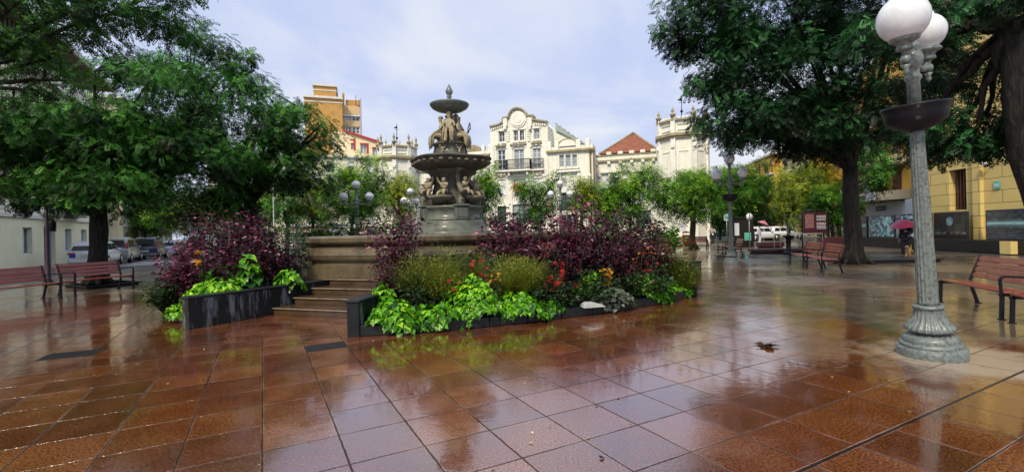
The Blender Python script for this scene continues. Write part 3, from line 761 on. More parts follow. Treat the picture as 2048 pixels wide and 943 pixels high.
    t2.build('moulding', M['cream_trim'], root)
    t3 = MB(); _, z1 = pf(1036, 289.5); 
    for a0, a1 in ((992, 1013), (1021, 1053), (1063, 1084)):
        xa, _ = pf(a0, 290); xb, _ = pf(a1, 290); t3.box(xa, xb, -.36, 0, z1-.02, z1+.16)
    _, z2 = pf(1036, 349)
    for a0, a1 in ((992, 1013), (1063, 1086)): xa, _ = pf(a0, 349); xb, _ = pf(a1, 349); t3.box(xa, xb, -.3, 0, z2, z2+.14)
    t3.build('cornice', M['trim_dark'], root)
    for h in W1: window(root, *h, cols=2, rows=2)
    for i, h in enumerate(W2): window(root, *h, cols=2, rows=4, pane='glass_pale' if i else 'glass', fw=.11)
    for i, h in enumerate(W3): window(root, *h, cols=2, rows=2, blind=(.95, .45, .95)[i])
    for h in W4: window(root, *h, cols=2, rows=3, frame='frame_green')
    for i, h in enumerate(W2):        # balconies
        b = MB(); ex = (.1, .75, .12)[i]; dp = (.35, .95, .4)[i]; z0 = h[2]-.12; a, c = h[0]-ex-.2, h[1]+ex+.2
        b.box(a-.1, c+.1, -dp-.08, 0, z0-.22, z0, .04); b.box(a+.3, a+.55, -dp+.15, 0, z0-.75, z0-.22, .08); b.box(c-.55, c-.3, -dp+.15, 0, z0-.75, z0-.22, .08)
        sl = b.build('balcony', M['cream_trim'], root); r = MB()
        n = int((c-a)/.13)
        for k in range(n+1):
            x = a+(c-a)*k/n; r.box(x-.018, x+.018, -dp-.018, -dp+.018, z0+.04, z0+1.25)
            if k % 2: r.lathe([(.02, -.09), (.075, 0), (.02, .09)], 5, (x, -dp, z0+.65))
        r.box(a-.02, c+.02, -dp-.04, -dp+.04, z0+1.25, z0+1.33); r.box(a-.02, c+.02, -dp-.03, -dp+.03, z0, z0+.06)
        for xx in (a, c):
            r.box(xx-.03, xx+.03, -dp, -.02, z0+1.26, z0+1.32)
            for k in range(int(dp/.15)): r.box(xx-.016, xx+.016, -.1-k*.15, -.07-k*.15, z0, z0+1.25)
        r.build('railing', M['iron_dark'], sl)
    # right wing
    wl, _ = pf(1096, 330); wr, _ = pf(1186, 330); _, zc = pf(1140, 302.5); _, zp = pf(1140, 291)
    H = [rect(1119, 309.5, 1128, 333), rect(1131.5, 309, 1141.5, 332.5), rect(1145, 308.5, 1154, 332)]; Bl = [rect(1122, 345, 1155, 380)]; B2 = [rect(1122, 384, 1155, 420)]
    Hg = [rect(1122, 428, 1155, 455)]
    mb = MB(); wall_holes(mb, wl, wr, 0, zc, H+Bl+B2+Hg, .04, .3); shell(mb, wl, wr, 0, zc, .04, 12); mb.box(wl, wr, .1, .5, zc+.25, zp)
    mb.build('wing_wall', M['cream'], root)
    t4 = MB(); t4.box(wl-.15, wr+.15, -.3, .6, zc, zc+.25)
    xa, _ = pf(1135, 290); t4.prism([(xa+1.35*math.cos(math.pi*k/12), zp+1.0*math.sin(math.pi*k/12)) for k in range(13)], .02, .55)
    t4.build('cornice', M['trim_dark'], root)
    t5 = MB(); t5.prism([(xa+1.1*math.cos(math.pi*k/12), zp+.78*math.sin(math.pi*k/12)) for k in range(13)], -.06, .62)
    for px in (1098, 1113, 1156, 1175): x, _ = pf(px, 295); t5.box(x-.28, x+.28, -.06, .7, zc+.25, zp+.75, .05)
    for px in (1115, 1158, 1179): x, z = pf(px, 352); t5.box(x-.22, x+.22, -.3, .04, z-.1, z+.35, .1); t5.prism([(x-.16, z-.1), (x, z-.5), (x+.16, z-.1)], -.2, .04)
    h = Bl[0]; t5.box(h[0]-.35, h[1]+.35, -.22, .04, h[3]+.12, h[3]+.36); h = H[1]; t5.box(H[0][0]-.3, H[2][1]+.3, -.14, .04, h[2]-.28, h[2]-.1)
    for h in Bl+H: t5.box(h[0]-.14, h[0]-.02, -.05, .04, h[2], h[3]+.1); t5.box(h[1]+.02, h[1]+.14, -.05, .04, h[2], h[3]+.1)
    t5.build('moulding', M['cream_trim'], root)
    for h in H: window(root, *h, y=.04, cols=1, rows=2, pane='glass_pale')
    window(root, *Bl[0], y=.04, cols=3, rows=3, blind=.96); window(root, *B2[0], y=.04, cols=3, rows=2, frame='frame_green', pane='glass'); window(root, *Hg[0], y=.04, cols=3, rows=2)
    # hall roof of glass behind the gable and wing
    a, z = pf(1096, 248, 3); b_, zb = pf(1175, 290, 3)
    g = MB(); 
    xs = [pf(p[0], p[1], 3) for p in ((1096, 247), (1112, 262), (1135, 271), (1172, 291))]
    g.prism([(a, 6)]+xs+[(xs[-1][0], 6)], 3, 22); g.build('hall_wall', M['cream'], root)
    g = MB()
    x0, z0 = pf(1112, 261, 3); x1, z1 = pf(1172, 290.5, 3)
    g.prism([(x0, z0+.03), (x1, z1+.03), (x1, z1+.15), (x0, z0+1.0)], 2.7, 23); gl = g.build('glazed_roof', M['glassroof'], root)
    r = MB()
    for k in range(8): x = x0+(x1-x0)*k/7; zz = z0+1.0+(z1+.15-z0-1.0)*k/7; r.box(x-.05, x+.05, 2.6, 23.05, zz-.05, zz+.06)
    r.build('glazing_bar', M['frame_white'], gl)
    # downpipes between wing and recess
    for px in (1181.5, 1189): x, _ = pf(px, 350); d = MB(); d.tube([(x, -.12, .2), (x, -.12, zc-.1)], .09, 8); d.box(x-.16, x+.16, -.25, -.02, zc-.35, zc-.05, .03); d.build('downpipe', M['soffit'], root)
    # recessed wing with red roof
    O = 3.0
    rl, _ = pf(1186, 340, O); rr_, _ = pf(1322, 340, O); _, zc2 = pf(1250, 321, O); _, zp2 = pf(1250, 309, O)
    A = [rect(1204, 347, 1236, 400, O), rect(1246, 345, 1259, 400, O), rect(1271, 344, 1303, 400, O)]; A2 = [rect(1204, 420, 1236, 455, O), rect(1271, 420, 1303, 455, O)]
    mb = MB(); wall_holes(mb, rl, rr_, 0, zc2, A+A2, O, .3); shell(mb, rl, rr_, 0, zc2, O, O+9); mb.box(rl, rr_, O+.02, O+.5, zc2+.22, zp2); mb.box(wr-.35, wr-.02, .6, O+.1, zc-1, zp+.1); mb.build('recess_wall', M['cream'], root)
    t = MB(); t.box(rl-.1, rr_, O-.26, O+.6, zc2, zc2+.22); t.box(rl, rr_, O-.08, O+.55, zp2, zp2+.12); t.build('cornice', M['trim_dark'], root)
    t = MB()
    for px in (1193, 1218, 1241, 1264, 1286, 1307):
        x, z = pf(px, 330, O); t.box(x-.3, x+.3, O-.14, O+.62, zp2+.12, zp2+.5, .04); t.box(x-.2, x+.2, O-.36, O, zc2-.35, zc2, .05); t.box(x-.1, x+.1, O-.06, O, zc2-2.4, zc2-.35)
    for h in A: t.box(h[0]-.28, h[1]+.28, O-.2, O, h[3]+.14, h[3]+.34); t.box(h[0]-.2, h[0]-.04, O-.07, O, h[2], h[3]+.14); t.box(h[1]+.04, h[1]+.2, O-.07, O, h[2], h[3]+.14)
    for px in (1199, 1240, 1264): x, z = pf(px, 352, O); t.box(x-.2, x+.2, O-.3, O, z-.15, z+.3, .1)
    t.build('moulding', M['cream_trim'], root)
    window(root, *A[0], y=O, cols=3, rows=3, blind=.52, frame='frame_green'); window(root, *A[1], y=O, cols=1, rows=3, blind=1.0); window(root, *A[2], y=O, cols=3, rows=3, blind=.46)
    for h in A2: window(root, *h, y=O, cols=3, rows=2)
    r = MB(); a, za = pf(1199, 307.5, O+1); b, _ = pf(1316, 307.5, O+1); m, zt = pf(1266, 264, O+5)
    v = [(a, O+1, za), (b, O+1, za), (b, O+10, za), (a, O+10, za), (m, O+5.5, zt), (m, O+6.2, zt)]
    r.add(v, [(0, 1, 4), (1, 2, 5, 4), (2, 3, 5), (3, 0, 4, 5), (3, 2, 1, 0)]); rf = r.build('roof', M['rooftile'], root)
    r = MB()
    for i, j in ((0, 4), (1, 4), (2, 5), (3, 5), (4, 5)): p, q = Vector(v[i]), Vector(v[j]); r.tube([p+Vector((0, 0, .04)), q+Vector((0, 0, .06))], .13, 6)
    r.build('ridge_tiles', M['trim_dark'], rf)
    # towers
    def Zat(px, py, Y): return at(px, py, Y)[2]
    s, _ = pf(1365, 300, 1.0); Y = PC[1]-s*math.sin(TH)+math.cos(TH)
    tower(root, s, 1.0, 2.85, Zat(1340, 277, Y), Zat(1340, 240, Y), Zat(1340, 223, Y), Zat(1360, 190, Y))
    s2, _ = pf(795, 330, 1.0); Y2 = PC[1]-s2*math.sin(TH)+math.cos(TH)
    tower(root, s2, 1.0, 2.7, Zat(800, 319, Y2), Zat(800, 291, Y2), Zat(800, 272, Y2), Zat(790, 247, Y2))
    # left wings, mirrored and simpler: recess beside the tower, wing beside the gable
    ll, _ = pf(826, 340, 2); lm, _ = pf(925, 340, 2); _, zc3 = pf(880, 341, 2); _, zp3 = pf(880, 334, 2)
    H3 = [rect(840, 367, 866, 385, 2), rect(876, 365, 902, 384, 2), rect(838, 387, 866, 410, 2), rect(905, 385, 925, 408, 2)]
    mb = MB(); wall_holes(mb, ll, lm, 0, zc3, H3, 2, .3); shell(mb, ll, lm, 0, zc3, 2, 10); mb.box(ll, lm, 2.02, 2.5, zc3+.2, zp3+.3); mb.build('left_recess_wall', M['cream'], root)
    t = MB(); t.box(ll, lm, 1.75, 2.6, zc3, zc3+.2); t.build('cornice', M['trim_dark'], root)
    window(root, *H3[0], y=2, blind=1); window(root, *H3[1], y=2, blind=1); window(root, *H3[2], y=2, cols=3); window(root, *H3[3], y=2, cols=2)
    l0, _ = pf(925, 330, .1); l1, _ = pf(981.5, 330, .1); _, zc4 = pf(955, 312); _, zp4 = pf(955, 301)
    H4 = [rect(946, 334, 953, 346), rect(958, 334, 966, 345), rect(944, 372, 968, 392)]
    mb = MB(); wall_holes(mb, l0, l1-.02, 0, zc4, H4, .1, .3); shell(mb, l0, l1-.02, 0, zc4, .1, 10); mb.box(l0, l1-.02, .15, .55, zc4+.24, zp4); mb.build('left_wing_wall', M['cream'], root)
    t = MB(); t.box(l0-.15, l1-.04, -.2, .62, zc4, zc4+.24); x, _ = pf(946, 300); t.prism([(x+1.05*math.cos(math.pi*k/12), zp4+.85*math.sin(math.pi*k/12)) for k in range(13)], .1, .6); t.build('cornice', M['trim_dark'], root)
    t = MB()
    for px in (927, 966, 979): x, _ = pf(px, 300); t.box(x-.25, x+.2, 0, .66, zc4+.24, zp4+.7, .05)
    t.build('moulding', M['cream_trim'], root)
    for h in H4: window(root, *h, y=.1)
    # entrance steps and balustrade at the right corner
    s3, _ = pf(1380, 470, -2.5)
    b = MB(); b.box(s3-9, s3-1.5, -4.6, -4.35, .8, .95, .03); b.box(s3-9, s3-1.5, -4.7, -4.25, 0, .2, .03)
    for k in range(19): b.lathe([(.06, 0), (.12, .18), (.05, .4), (.1, .55), (.06, .6)], 8, (s3-8.8+k*.4, -4.475, .2))
    b.box(s3-1.5, s3-.9, -4.8, -4.1, 0, 1.15, .05); b.build('balustrade', M['cream_trim'], root)
    # flags on the first balcony
    for i, (px, mt) in enumerate(((1026, 'redpaint'), (1031.5, 'yellowflag'), (1037, 'redpaint'))):
        x, z = pf(px, 376, -1.3); fl = thing('flag', ['red flag leftmost of three on the palace balcony', 'red and yellow striped flag, middle of three on the palace balcony', 'red flag rightmost of three on the palace balcony'][i], 'flag')
        fl.parent = None; c, s_ = math.cos(TH), math.sin(TH)
        fl.location = (PC[0]+x*c-1.3*s_, PC[1]-x*s_-1.3*c, z-1.2); fl.rotation_euler = (0, 0, -TH); fl['group'] = 'flags above the palace door'
        p = MB(); p.tube([(0, 0, 0), (.12, -.25, 2.1)], .03, 6); p.build('flag_pole', M['frame_white'], fl)
        for k, mm in enumerate(('redpaint', mt, 'redpaint')):
            q = MB(); n = 6
            for j in range(n):
                za, zb = 1.95-j*.2, 1.95-(j+1)*.2; xa, xb = .1+.13*k, .1+.13*(k+1); w_ = .06*math.sin(j*1.3+k); w2 = .06*math.sin((j+1)*1.3+k)
                q.add([(xa, -.22+w_, za), (xb, -.22-w_, za), (xb, -.22-w2, zb), (xa, -.22+w2, zb)], [(0, 1, 2, 3)])
            q.build('flag_cloth', M[mm], fl)
palace()

# ------------------------------------------------------------------ ochre tower block and cream block, behind left
def far_blocks():
    Y = 110; root = thing('apartment_tower', 'tall ochre brick apartment tower with stepped roof and white windows', 'building', (0, 0, 0))
    def X(px): return at(px, 300, Y)[0]
    def Z(px, py): return at(px, py, Y)[2]
    root.location = (X(672), Y, 0); ox = X(672); root.rotation_euler = (0, 0, R_(19))
    def x(px): return X(px)-ox
    zt = Z(700, 208); wins = []
    for r in range(6):
        for a, b in ((690, 702), (703.5, 718)):
            wins.append([x(a), x(b), Z(700, 239+25*r), Z(700, 225+25*r)])
    mb = MB(); wall_holes(mb, x(686), x(721), 0, zt, wins, 0, .4); shell(mb, x(686), x(721), 0, zt, 0, 14)
    mb.build('wall', M['tan'], root)
    for h in wins: window(root, *h, depth=.3, cols=2, rows=2, fw=.18)
    m = MB(); m.box(x(618), x(686)-.02, -2.5, 12, 0, Z(650, 199)); m.box(x(634), x(675), -1.5, 9, Z(650, 199)+.01, Z(650, 178)); m.build('front_wall', M['ochre'], root)
    t = MB()
    t.box(x(616), x(687), -2.9, 12.2, Z(650, 199)-.1, Z(650, 199)-.6); t.box(x(617), x(687), -2.6, 12.1, Z(650, 212), Z(650, 210)); t.box(x(632), x(677), -1.8, 9.2, Z(650, 178), Z(650, 178)+.5); t.box(x(633), x(676), -1.6, 9.1, Z(650, 187), Z(650, 185))
    t.box(x(686), x(722), -.4, 14.1, zt-2.6, zt-2.2); t.build('cornice', M['whitewall'], root)
    t = MB(); t.box(x(719.5), x(722.5), -.6, 13, 0, Z(720, 193)); t.build('edge_panel', M['lilac'], root)
    t = MB(); t.box(x(714), x(720), -.3, 2, zt, Z(720, 195), .2); t.box(x(686), x(690), 0, 2, zt, Z(688, 183), .2); t.box(x(692), x(716), 1, 9, zt, zt+1.6); t.build('chimney', M['ochre'], root)
    a = MB(); a.tube([(x(712), 1, zt), (x(712), 1, Z(712, 184))], .06, 5); a.tube([(x(646), 1, Z(646, 178)), (x(646), 1, Z(646, 171))], .08, 5); a.build('antenna', M['iron_dark'], root)
    # cream block
    Y = 85; ox = X(700)*0+at(700, 300, Y)[0]
    def x(px): return at(px, 300, Y)[0]-ox
    def Z(px, py): return at(px, py, Y)[2]
    root = thing('apartment_building', 'cream apartment block with red window reveals below the ochre tower', 'building', (ox, Y, 0), R_(16))
    hs = [[x(702), x(707), Z(705, 298), Z(705, 280)], [x(720), x(732), Z(725, 304), Z(725, 287)], [x(743), x(754), Z(750, 309), Z(750, 294)]]
    hs += [[a, b, c-3.6*k, d-3.6*k] for k in (1, 2, 3, 4) for a, b, c, d in hs]
    zl, zr = Z(690, 264), Z(757, 284)
    mb = MB(); wall_holes(mb, x(666), x(757), 0, zr, hs, 0, .5); shell(mb, x(666), x(757), 0, zr, 0, 14); mb.prism([(x(690), zr), (x(757), zr), (x(757), zr+.05), (x(690), zl)], 0, 14)
    mb.box(x(666), x(690)-.02, 0, 12, zr, zl); mb.build('wall', M['sand'], root)
    mb = MB(); mb.box(x(585), x(666)-.02, 1.5, 14, 0, Z(640, 312)); mb.build('side_wall', M['whitewall'], root)
    for h in hs: window(root, *h, depth=.35, cols=2, rows=1, fw=.15, pane='glass_pale')
    t = MB(); t.prism([(x(690), zl), (x(757), zr+.05), (x(757)+.2, zr+.45), (x(690)-.2, zl+.4)], -.3, 14.1); t.box(x(741), x(755), 1, 4, Z(748, 284), Z(748, 273), .1)
    for h in hs: t.box(h[1]-.02, h[1]+.35, -.06, .3, h[2]-.1, h[3]+.25); t.box(h[0]-.1, h[1]-.02, -.06, .3, h[3], h[3]+.25)
    t.box(x(586), x(668), 1.2, 1.5, Z(640, 322), Z(640, 320)); t.build('red_trim', M['redpaint'], root)
far_blocks()

# ------------------------------------------------------------------ street facades
def street_block(name, label, p0, dirv, L, H, storeys, mat, wins=True, depth=12, base=None, frame='frame_white', group=None, side=-1, balc=True, skip=0, ww=1.1, pitch=2.9, eave=False, pane='glass'):
    # block whose facade starts at p0 and runs along dirv; local x along facade, -y outwards
    ang = math.atan2(dirv[1], dirv[0]); root = thing(name, label, 'building', (p0[0], p0[1], 0), ang, group)
    hs = []; h = H/storeys
    n = max(1, int((L-1)/pitch))
    for s_ in range(storeys):
        for k in range(n):
            xc = (k+.5)*L/n; z0 = s_*h
            if s_ == 0: hs.append([xc-ww*.75, xc+ww*.75, .25, h*.78])
            else: hs.append([xc-ww/2, xc+ww/2, z0+h*.12, z0+h*.78])
    mb = MB(); wall_holes(mb, 0, L, 0, H, hs, 0, .28); shell(mb, 0, L, 0, H, 0, depth); mb.build('wall', M[mat], root)
    for i, q in enumerate(hs):
        bl = random.choice((0, 0, .35, .6, .9)) if q[2] > 1 else 0
        window(root, *q, cols=2, rows=2 if q[2] < 1 else 1, frame=frame, pane=pane, blind=bl)
    t = MB()
    for s_ in range(1, storeys): t.box(0, L, -.1, 0, s_*h-.12, s_*h+.06)
    t.box(-.3, L+.3, -.7 if eave else -.35, depth+.2, H, H+.3); t.build('string_course', M['whitewall'], root)
    if balc:
        for s_ in range(1, storeys):
            for k in range(n):
                if (k+s_) % 2: continue
                xc = (k+.5)*L/n; z = s_*h+h*.08
                b = MB(); b.box(xc-1, xc+1, -.75, 0, z-.16, z, .02); o = b.build('balcony', M['whitewall'], root)
                r = MB(); r.box(xc-1, xc+1, -.75, -.71, z+.95, z+1.0)
                for j in range(15): x = xc-.98+j*.14; r.box(x-.012, x+.012, -.74, -.72, z, z+.95)
                r.build('railing', M['iron_dark'], o)
    return root

def left_street():
    d = (-.46, .888); p = (-27.5, 24.9)
    # the near block: starts behind the picture edge
    st = (p[0]-d[0]*14, p[1]-d[1]*14); L = 28.5
    # facing: local -y must look towards +x side, so run the facade the other way round
    end = (st[0]+d[0]*L, st[1]+d[1]*L)
    ang = math.atan2(-d[1], -d[0])     # from far end back towards the camera
    ang = math.atan2(d[1], d[0])
    root = thing('apartment_building', 'pale street building with overhanging brown eave and top floor loggia behind the left tree', 'building', (st[0], st[1], 0), ang)
    # local x along d; outward side is -y (towards +x world side)
    H0 = 11.9; hs = []; px = lambda a: a
    for s_ in range(4):
        for k in range(9):
            xc = 1.6+k*3.15; z0 = s_*3.0
            if s_ == 0:
                if k in (3, 6): hs.append([xc-.9, xc+.9, .05, 2.6])
                elif k != 4: hs.append([xc-.6, xc+.6, .9, 2.5])
            else: hs.append([xc-.6, xc+.6, z0+.6, z0+2.3])
    mb = MB(); wall_holes(mb, 11.2, L, 0, H0, [h for h in hs if h[0] > 11.4], 0, .3); shell(mb, 11.2, L, 0, H0, 0, 12); mb.build('wall', M['palegreen'], root)
    mb = MB(); wall_holes(mb, 0, 11.18, 0, H0, [h for h in hs if h[1] < 11], 0, .3); shell(mb, 0, 11.18, 0, H0, 0, 12); mb.build('near_wall', M['tan'], root)
    for h in hs:
        if h[0] > 11.4 or h[1] < 11: window(root, *h, cols=2, rows=1, blind=random.choice((0, .5, .9)) if h[2] > 1.5 else 0)
    t = MB(); t.box(-.2, L+.1, -.5, 0, H0, H0+.25); t.box(0, L, -.14, 0, 3.05, 3.25); t.box(0, L, -.12, 0, 6.1, 6.25); t.box(-.1, L+.05, -.35, -.2, H0+.25, H0+1.05); t.build('parapet', M['whitewall'], root)
    t = MB(); t.box(0, L-.2, 1.6, 12, H0+.01, 14.0); t.build('loggia_wall', M['soffit'], root)
    t = MB()
    for k in range(60): x = .2+k*.475; t.box(x-.03, x+.03, -.3, -.24, H0+.3, 14.0)
    t.build('louvre_bars', M['galv'], root)
    t = MB(); t.box(-.5, L+.7, -1.5, 12.3, 14.0, 14.28); e = t.build('eave', M['soffit'], root)
    t = MB(); t.box(-.5, L+.7, -1.66, -1.5, 14.05, 14.4); t.build('gutter', M['galv'], e)
    for k in (3, 6, 7):
        for s_ in (1, 2):
            xc = 1.6+k*3.15; z = s_*3.0+.5
            b = MB(); b.box(xc-1.3, xc+1.3, -.9, 0, z-.18, z, .02); o = b.build('balcony', M['whitewall'], root)
            r = MB(); r.box(xc-1.3, xc+1.3, -.9, -.86, z+.95, z+1.0)
            for j in range(19): x = xc-1.28+j*.142; r.box(x-.013, x+.013, -.89, -.87, z, z+.95)
            r.build('railing', M['iron_dark'], o)
    # further along the street
    q = (end[0]+d[0]*9, end[1]+d[1]*9)
    street_block('terraced_building', 'beige street block beyond the near left building, behind the parked vans', q, d, 26, 15.5, 5, 'beige', group='street blocks along the left street')
    q2 = (q[0]+d[0]*28, q[1]+d[1]*28)
    street_block('terraced_building', 'pale block farthest along the left street behind the trees', (q2[0]+4, q2[1]+2), (.92, .39), 26, 15, 5, 'palegreen', group='street blocks along the left street')
    street_block('terraced_building', 'tan block closing the left street beside the kiosk', (-33, 97), (.97, .1), 22, 13, 4, 'tan', group='street blocks along the left street', balc=False)
left_street()

def right_side():
    # moorish yellow stone building on the right
    root = thing('stone_building', 'yellow ashlar building with tall dark window at the right edge', 'building', (23.2, 13.0, 0), R_(84.5))
    ang = R_(84.5); # local x away from camera, outward -y = +x world?  flip: mirror so outward faces the square
    # facade plane towards -X world: local +y is to the left (-X); build with y negative depth
    L = 15.5
    def W(px, py):     # pixel -> local (x, z) on plane y=0
        a, b = ray(px, py); c, s = math.cos(ang), math.sin(ang); t = (a*13.0-23.2)/(c-a*s); Y = 13.0+t*s; return t, CAM_H+b*Y
    mb = MB()
    x0, _ = W(1933, 400); x1, _ = W(1899, 400); _, z0 = W(1915, 419); _, z1 = W(1915, 338)
    holes = [[x0, x1, z0, z1]]
    for xx in (1.0, 4.2): holes.append([xx, xx+1.3, z0, z1])
    m2 = MB(); wall_holes(m2, 0, L, 0, 15, holes, 0, -.0); 
    m2 = MB(); wall_holes(m2, 0, L, 0, 15, holes, 0, .35); shell(m2, 0, L, 0, 15, 0, 12)
    m2.v = [(x, -y, z) for x, y, z in m2.v]; m2.f = [tuple(reversed(f)) for f in m2.f]; wl = m2.build('wall', M['ashlar'], root)
    for h in holes:
        g = MB(); g.add([(h[0], -.33, h[2]), (h[1], -.33, h[2]), (h[1], -.33, h[3]), (h[0], -.33, h[3])], [(3, 2, 1, 0)]); 
        for k in range(1, 5): xx = h[0]+(h[1]-h[0])*k/5; g.box(xx-.03, xx+.03, -.32, -.24, h[2], h[3])
        g.build('window', M['brown'], root)
    t = MB()
    for xx in (L-.5, L-4.6, .2): t.box(xx, xx+.45, 0, .18, 0, 15)
    t.box(0, L, 0, .3, 10.6, 10.9); t.box(0, L, 0, .5, 14.7, 15.1); t.build('pilaster', M['ashlar'], root)
    sx, sz = W(1995, 369); s = MB(); s.box(sx-.17, sx+.17, .005, .05, sz-.19, sz+.19, .01); o = tag(s.build('wall_sign', M['teal'], None), 'small green square sign on the yellow stone wall', 'sign'); o.parent = None; o.matrix_world = Matrix.Translation((23.2, 13, 0)) @ Matrix.Rotation(ang, 4, 'Z')
    s = MB(); 
    for k in range(3): s.box(sx-.1+k*.08, sx-.05+k*.08, .051, .056, sz-.08, sz+.08-.04*(k == 1))
    s.build('lettering', M['signwhite'], o)
    lx, lz = W(1981, 325); lp = thing('wall_lamp', 'white globe lamp on a bracket on the yellow stone wall', 'lamp', (23.2+lx*math.cos(ang)-.3, 13+lx*math.sin(ang), lz), ang)
    b = MB(); b.tube([(0, -.28, -.1), (0, 0, -.22), (0, 0, -.14)], .02, 6); b.build('bracket', M['iron_dark'], lp); b = MB(); b.ball((0, 0, 0), .15); b.build('globe', M['globe'], lp)
    # hoarding with photograph panels
    hd = thing('hoarding', 'long black exhibition hoarding with space photographs in front of the yellow wall', 'hoarding', (22.6, 13.0, 0), R_(84.5))
    def Wh(px, py):
        a, b = ray(px, py); c, s = math.cos(ang), math.sin(ang); t = (a*13.0-22.6)/(c-a*s); Y = 13.0+t*s; return t, CAM_H+b*Y
    b = MB(); b.box(0, 24, -.3, .0, 0, .62, .02); b.build('plinth', M['hoardbase'], hd)
    gx0, _ = Wh(1934, 450); gx1, _ = Wh(1970, 450)
    def panel(pa, pb, kind, ztop=2.12):
        xa, _ = Wh(pb, 450); xb, _ = Wh(pa, 450)
        f = MB(); f.box(xa, xb, -.12, -.02, .64, ztop, .02); fr = f.build('panel_frame', M['hoard'], hd)
        p = MB(); p.add([(xa+.08, -.014, .72), (xb-.08, -.014, .72), (xb-.08, -.014, ztop-.08), (xa+.08, -.014, ztop-.08)], [(3, 2, 1, 0)]); p.build('photograph', M[kind], fr)
    panel(1970, 2075, 'pic_band'); panel(1866, 1934, 'pic_moon'); panel(1800, 1862, 'pic_rock'); panel(1736, 1788, 'pic_rock'); panel(1706, 1733, 'pic_band')
    b = MB(); xa, _ = Wh(2036, 490); xb, _ = Wh(2012, 490); b.box(xa, xb, -.05, .25, 0, .62, .02)
    o = b.build('stone_block', M['ashlar'], None); tag(o, 'pale yellow stone block between black plinths below the hoarding', 'block'); o.matrix_world = Matrix.Translation((22.55, 13, 0)) @ Matrix.Rotation(ang, 4, 'Z')
    # dental surgery building
    p = (28.6, 31.0); ang2 = math.atan2(.94, .35); root = thing('corner_building', 'corner building with dental surgery shopfront and brown shuttered bay above', 'building', (p[0], p[1], 0), ang2)
    def W2(px, py, off=0):
        a, b = ray(px, py); c, s = math.cos(ang2), math.sin(ang2)
        ox, oy = p[0]-s*off, p[1]+c*off
        t = (a*oy-ox)/(c-a*s); Y = oy+t*s; return t, CAM_H+b*Y
    def flip(mb): mb.v = [(x, -y, z) for x, y, z in mb.v]; mb.f = [tuple(reversed(f)) for f in mb.f]; return mb
    tx = lambda q: W2(q, 400)[0]
    zf0 = W2(1790, 403)[1]; zf1 = W2(1790, 438)[1]
    m = MB(); m.box(0, 15, 0, 10, zf0+.1, 16); flip(m); m.build('wall', M['ochre_hot'], root)
    m = MB(); m.box(0, 15, .1, 10, 0, zf1-.3); flip(m); m.build('shopfront_wall', M['brown'], root)
    fas = MB(); fas.box(0, 4.4, -.35, .0, zf1-.25, zf0+.05, .03); fas.box(4.45, 13, -.2, .0, zf1+.1, zf0+.05, .03); flip(fas); fz = fas.build('fascia', M['signwhite'], root)
    g = MB(); g.box(4.8, 12.6, -.02, .09, .3, zf1+.05); flip(g); g.build('shop_glass', M['glass_pale'], root)
    # balcony slabs (curved ends) and bay
    for k, zz in enumerate((W2(1760, 398)[1], W2(1760, 335)[1], W2(1760, 335)[1]+3.3)):
        b = MB(); pts = [(4.2, 0)]+[(6.4-2.0*math.cos(a)*1.0, 1.5*math.sin(a)) for a in [math.pi*.5*j/8 for j in range(9)]]+[(14.6, 1.5), (14.6, 0)]
        b.prism(pts, zz-.25, zz+.45, 'z'); b.build('balcony', M['sand'], root)
        if k < 2:
            b = MB(); b.box(8.4, 14.2, .01, 1.2, zz+.46, zz+2.9); b.build('bay', M['brown'], root)
            for a_, b_ in ((8.7, 10.0), (12.0, 12.8)):
                w_ = MB(); w_.box(a_, b_, 1.2, 1.26, zz+.6, zz+2.7, .02); fr = w_.build('window', M['frame_white'], root)
                w_ = MB(); w_.box(a_+.1, (a_+b_)/2-.04, 1.262, 1.27, zz+.7, zz+2.6); w_.box((a_+b_)/2+.04, b_-.1, 1.262, 1.27, zz+.7, zz+2.6); w_.build('pane', M['glass_pale'], fr)
            w_ = MB(); w_.box(5.8, 7.4, .005, .06, zz+.5, zz+2.6, .02); w_.build('shutter', M['brown'], root)
    # lightbox sign and lettering
    xa, xb = tx(1800), tx(1744); z0 = W2(1772, 402)[1]; z1 = W2(1772, 386)[1]
    b = MB(); b.box(xa, xb, 1.55, 1.75, z0, z1, .03); sg = b.build('sign_box', M['signwhite'], root)
    def text(s, x, y, z, size, parent, mat='signblack', name='lettering'):
        cu = bpy.data.curves.new(name, 'FONT'); cu.body = s; cu.size = size; cu.extrude = .01; cu.align_x = 'CENTER'; cu.align_y = 'CENTER'
        o = bpy.data.objects.new(name, cu); col.objects.link(o); cu.materials.append(M[mat]); o.parent = parent
        bpy.context.view_layer.update(); me = bpy.data.meshes.new_from_object(o.evaluated_get(bpy.context.evaluated_depsgraph_get())); bpy.data.objects.remove(o); o = bpy.data.objects.new(name, me); col.objects.link(o); o.parent = parent
        o.location = (x, y, z); o.rotation_euler = (R_(90), 0, R_(180)); return o
    text('CYO', xa+(xb-xa)*.36, 1.77, (z0+z1)/2, .48, sg)
    text('OLDENT', tx(1768), .23, (zf0+zf1)/2+.25, .62, root)
    text('SOHO', 1.0, .37, zf1+.25, .28, root)
    b = MB()
    for k, q in enumerate((1700, 1690)): pass
    # blocks beyond
    street_block2('terraced_building', 'yellow block with brown shutters behind the golden tree on the right', (33.6, 47.0), (.30, .954), 24, 15, 5, 'sand')
    street_block2('terraced_building', 'pink yellow block farther along the avenue on the right', (42.0, 74.0), (.20, .98), 30, 13, 4, 'ochre_hot')
def street_block2(name, label, p0, d, L, H, st, mat):
    # facade facing the square on the left of its run: start from the far end
    e = (p0[0]+d[0]*L, p0[1]+d[1]*L); return street_block(name, label, e, (-d[0], -d[1]), L, H, st, mat, frame='brown', group='blocks along the right avenue')
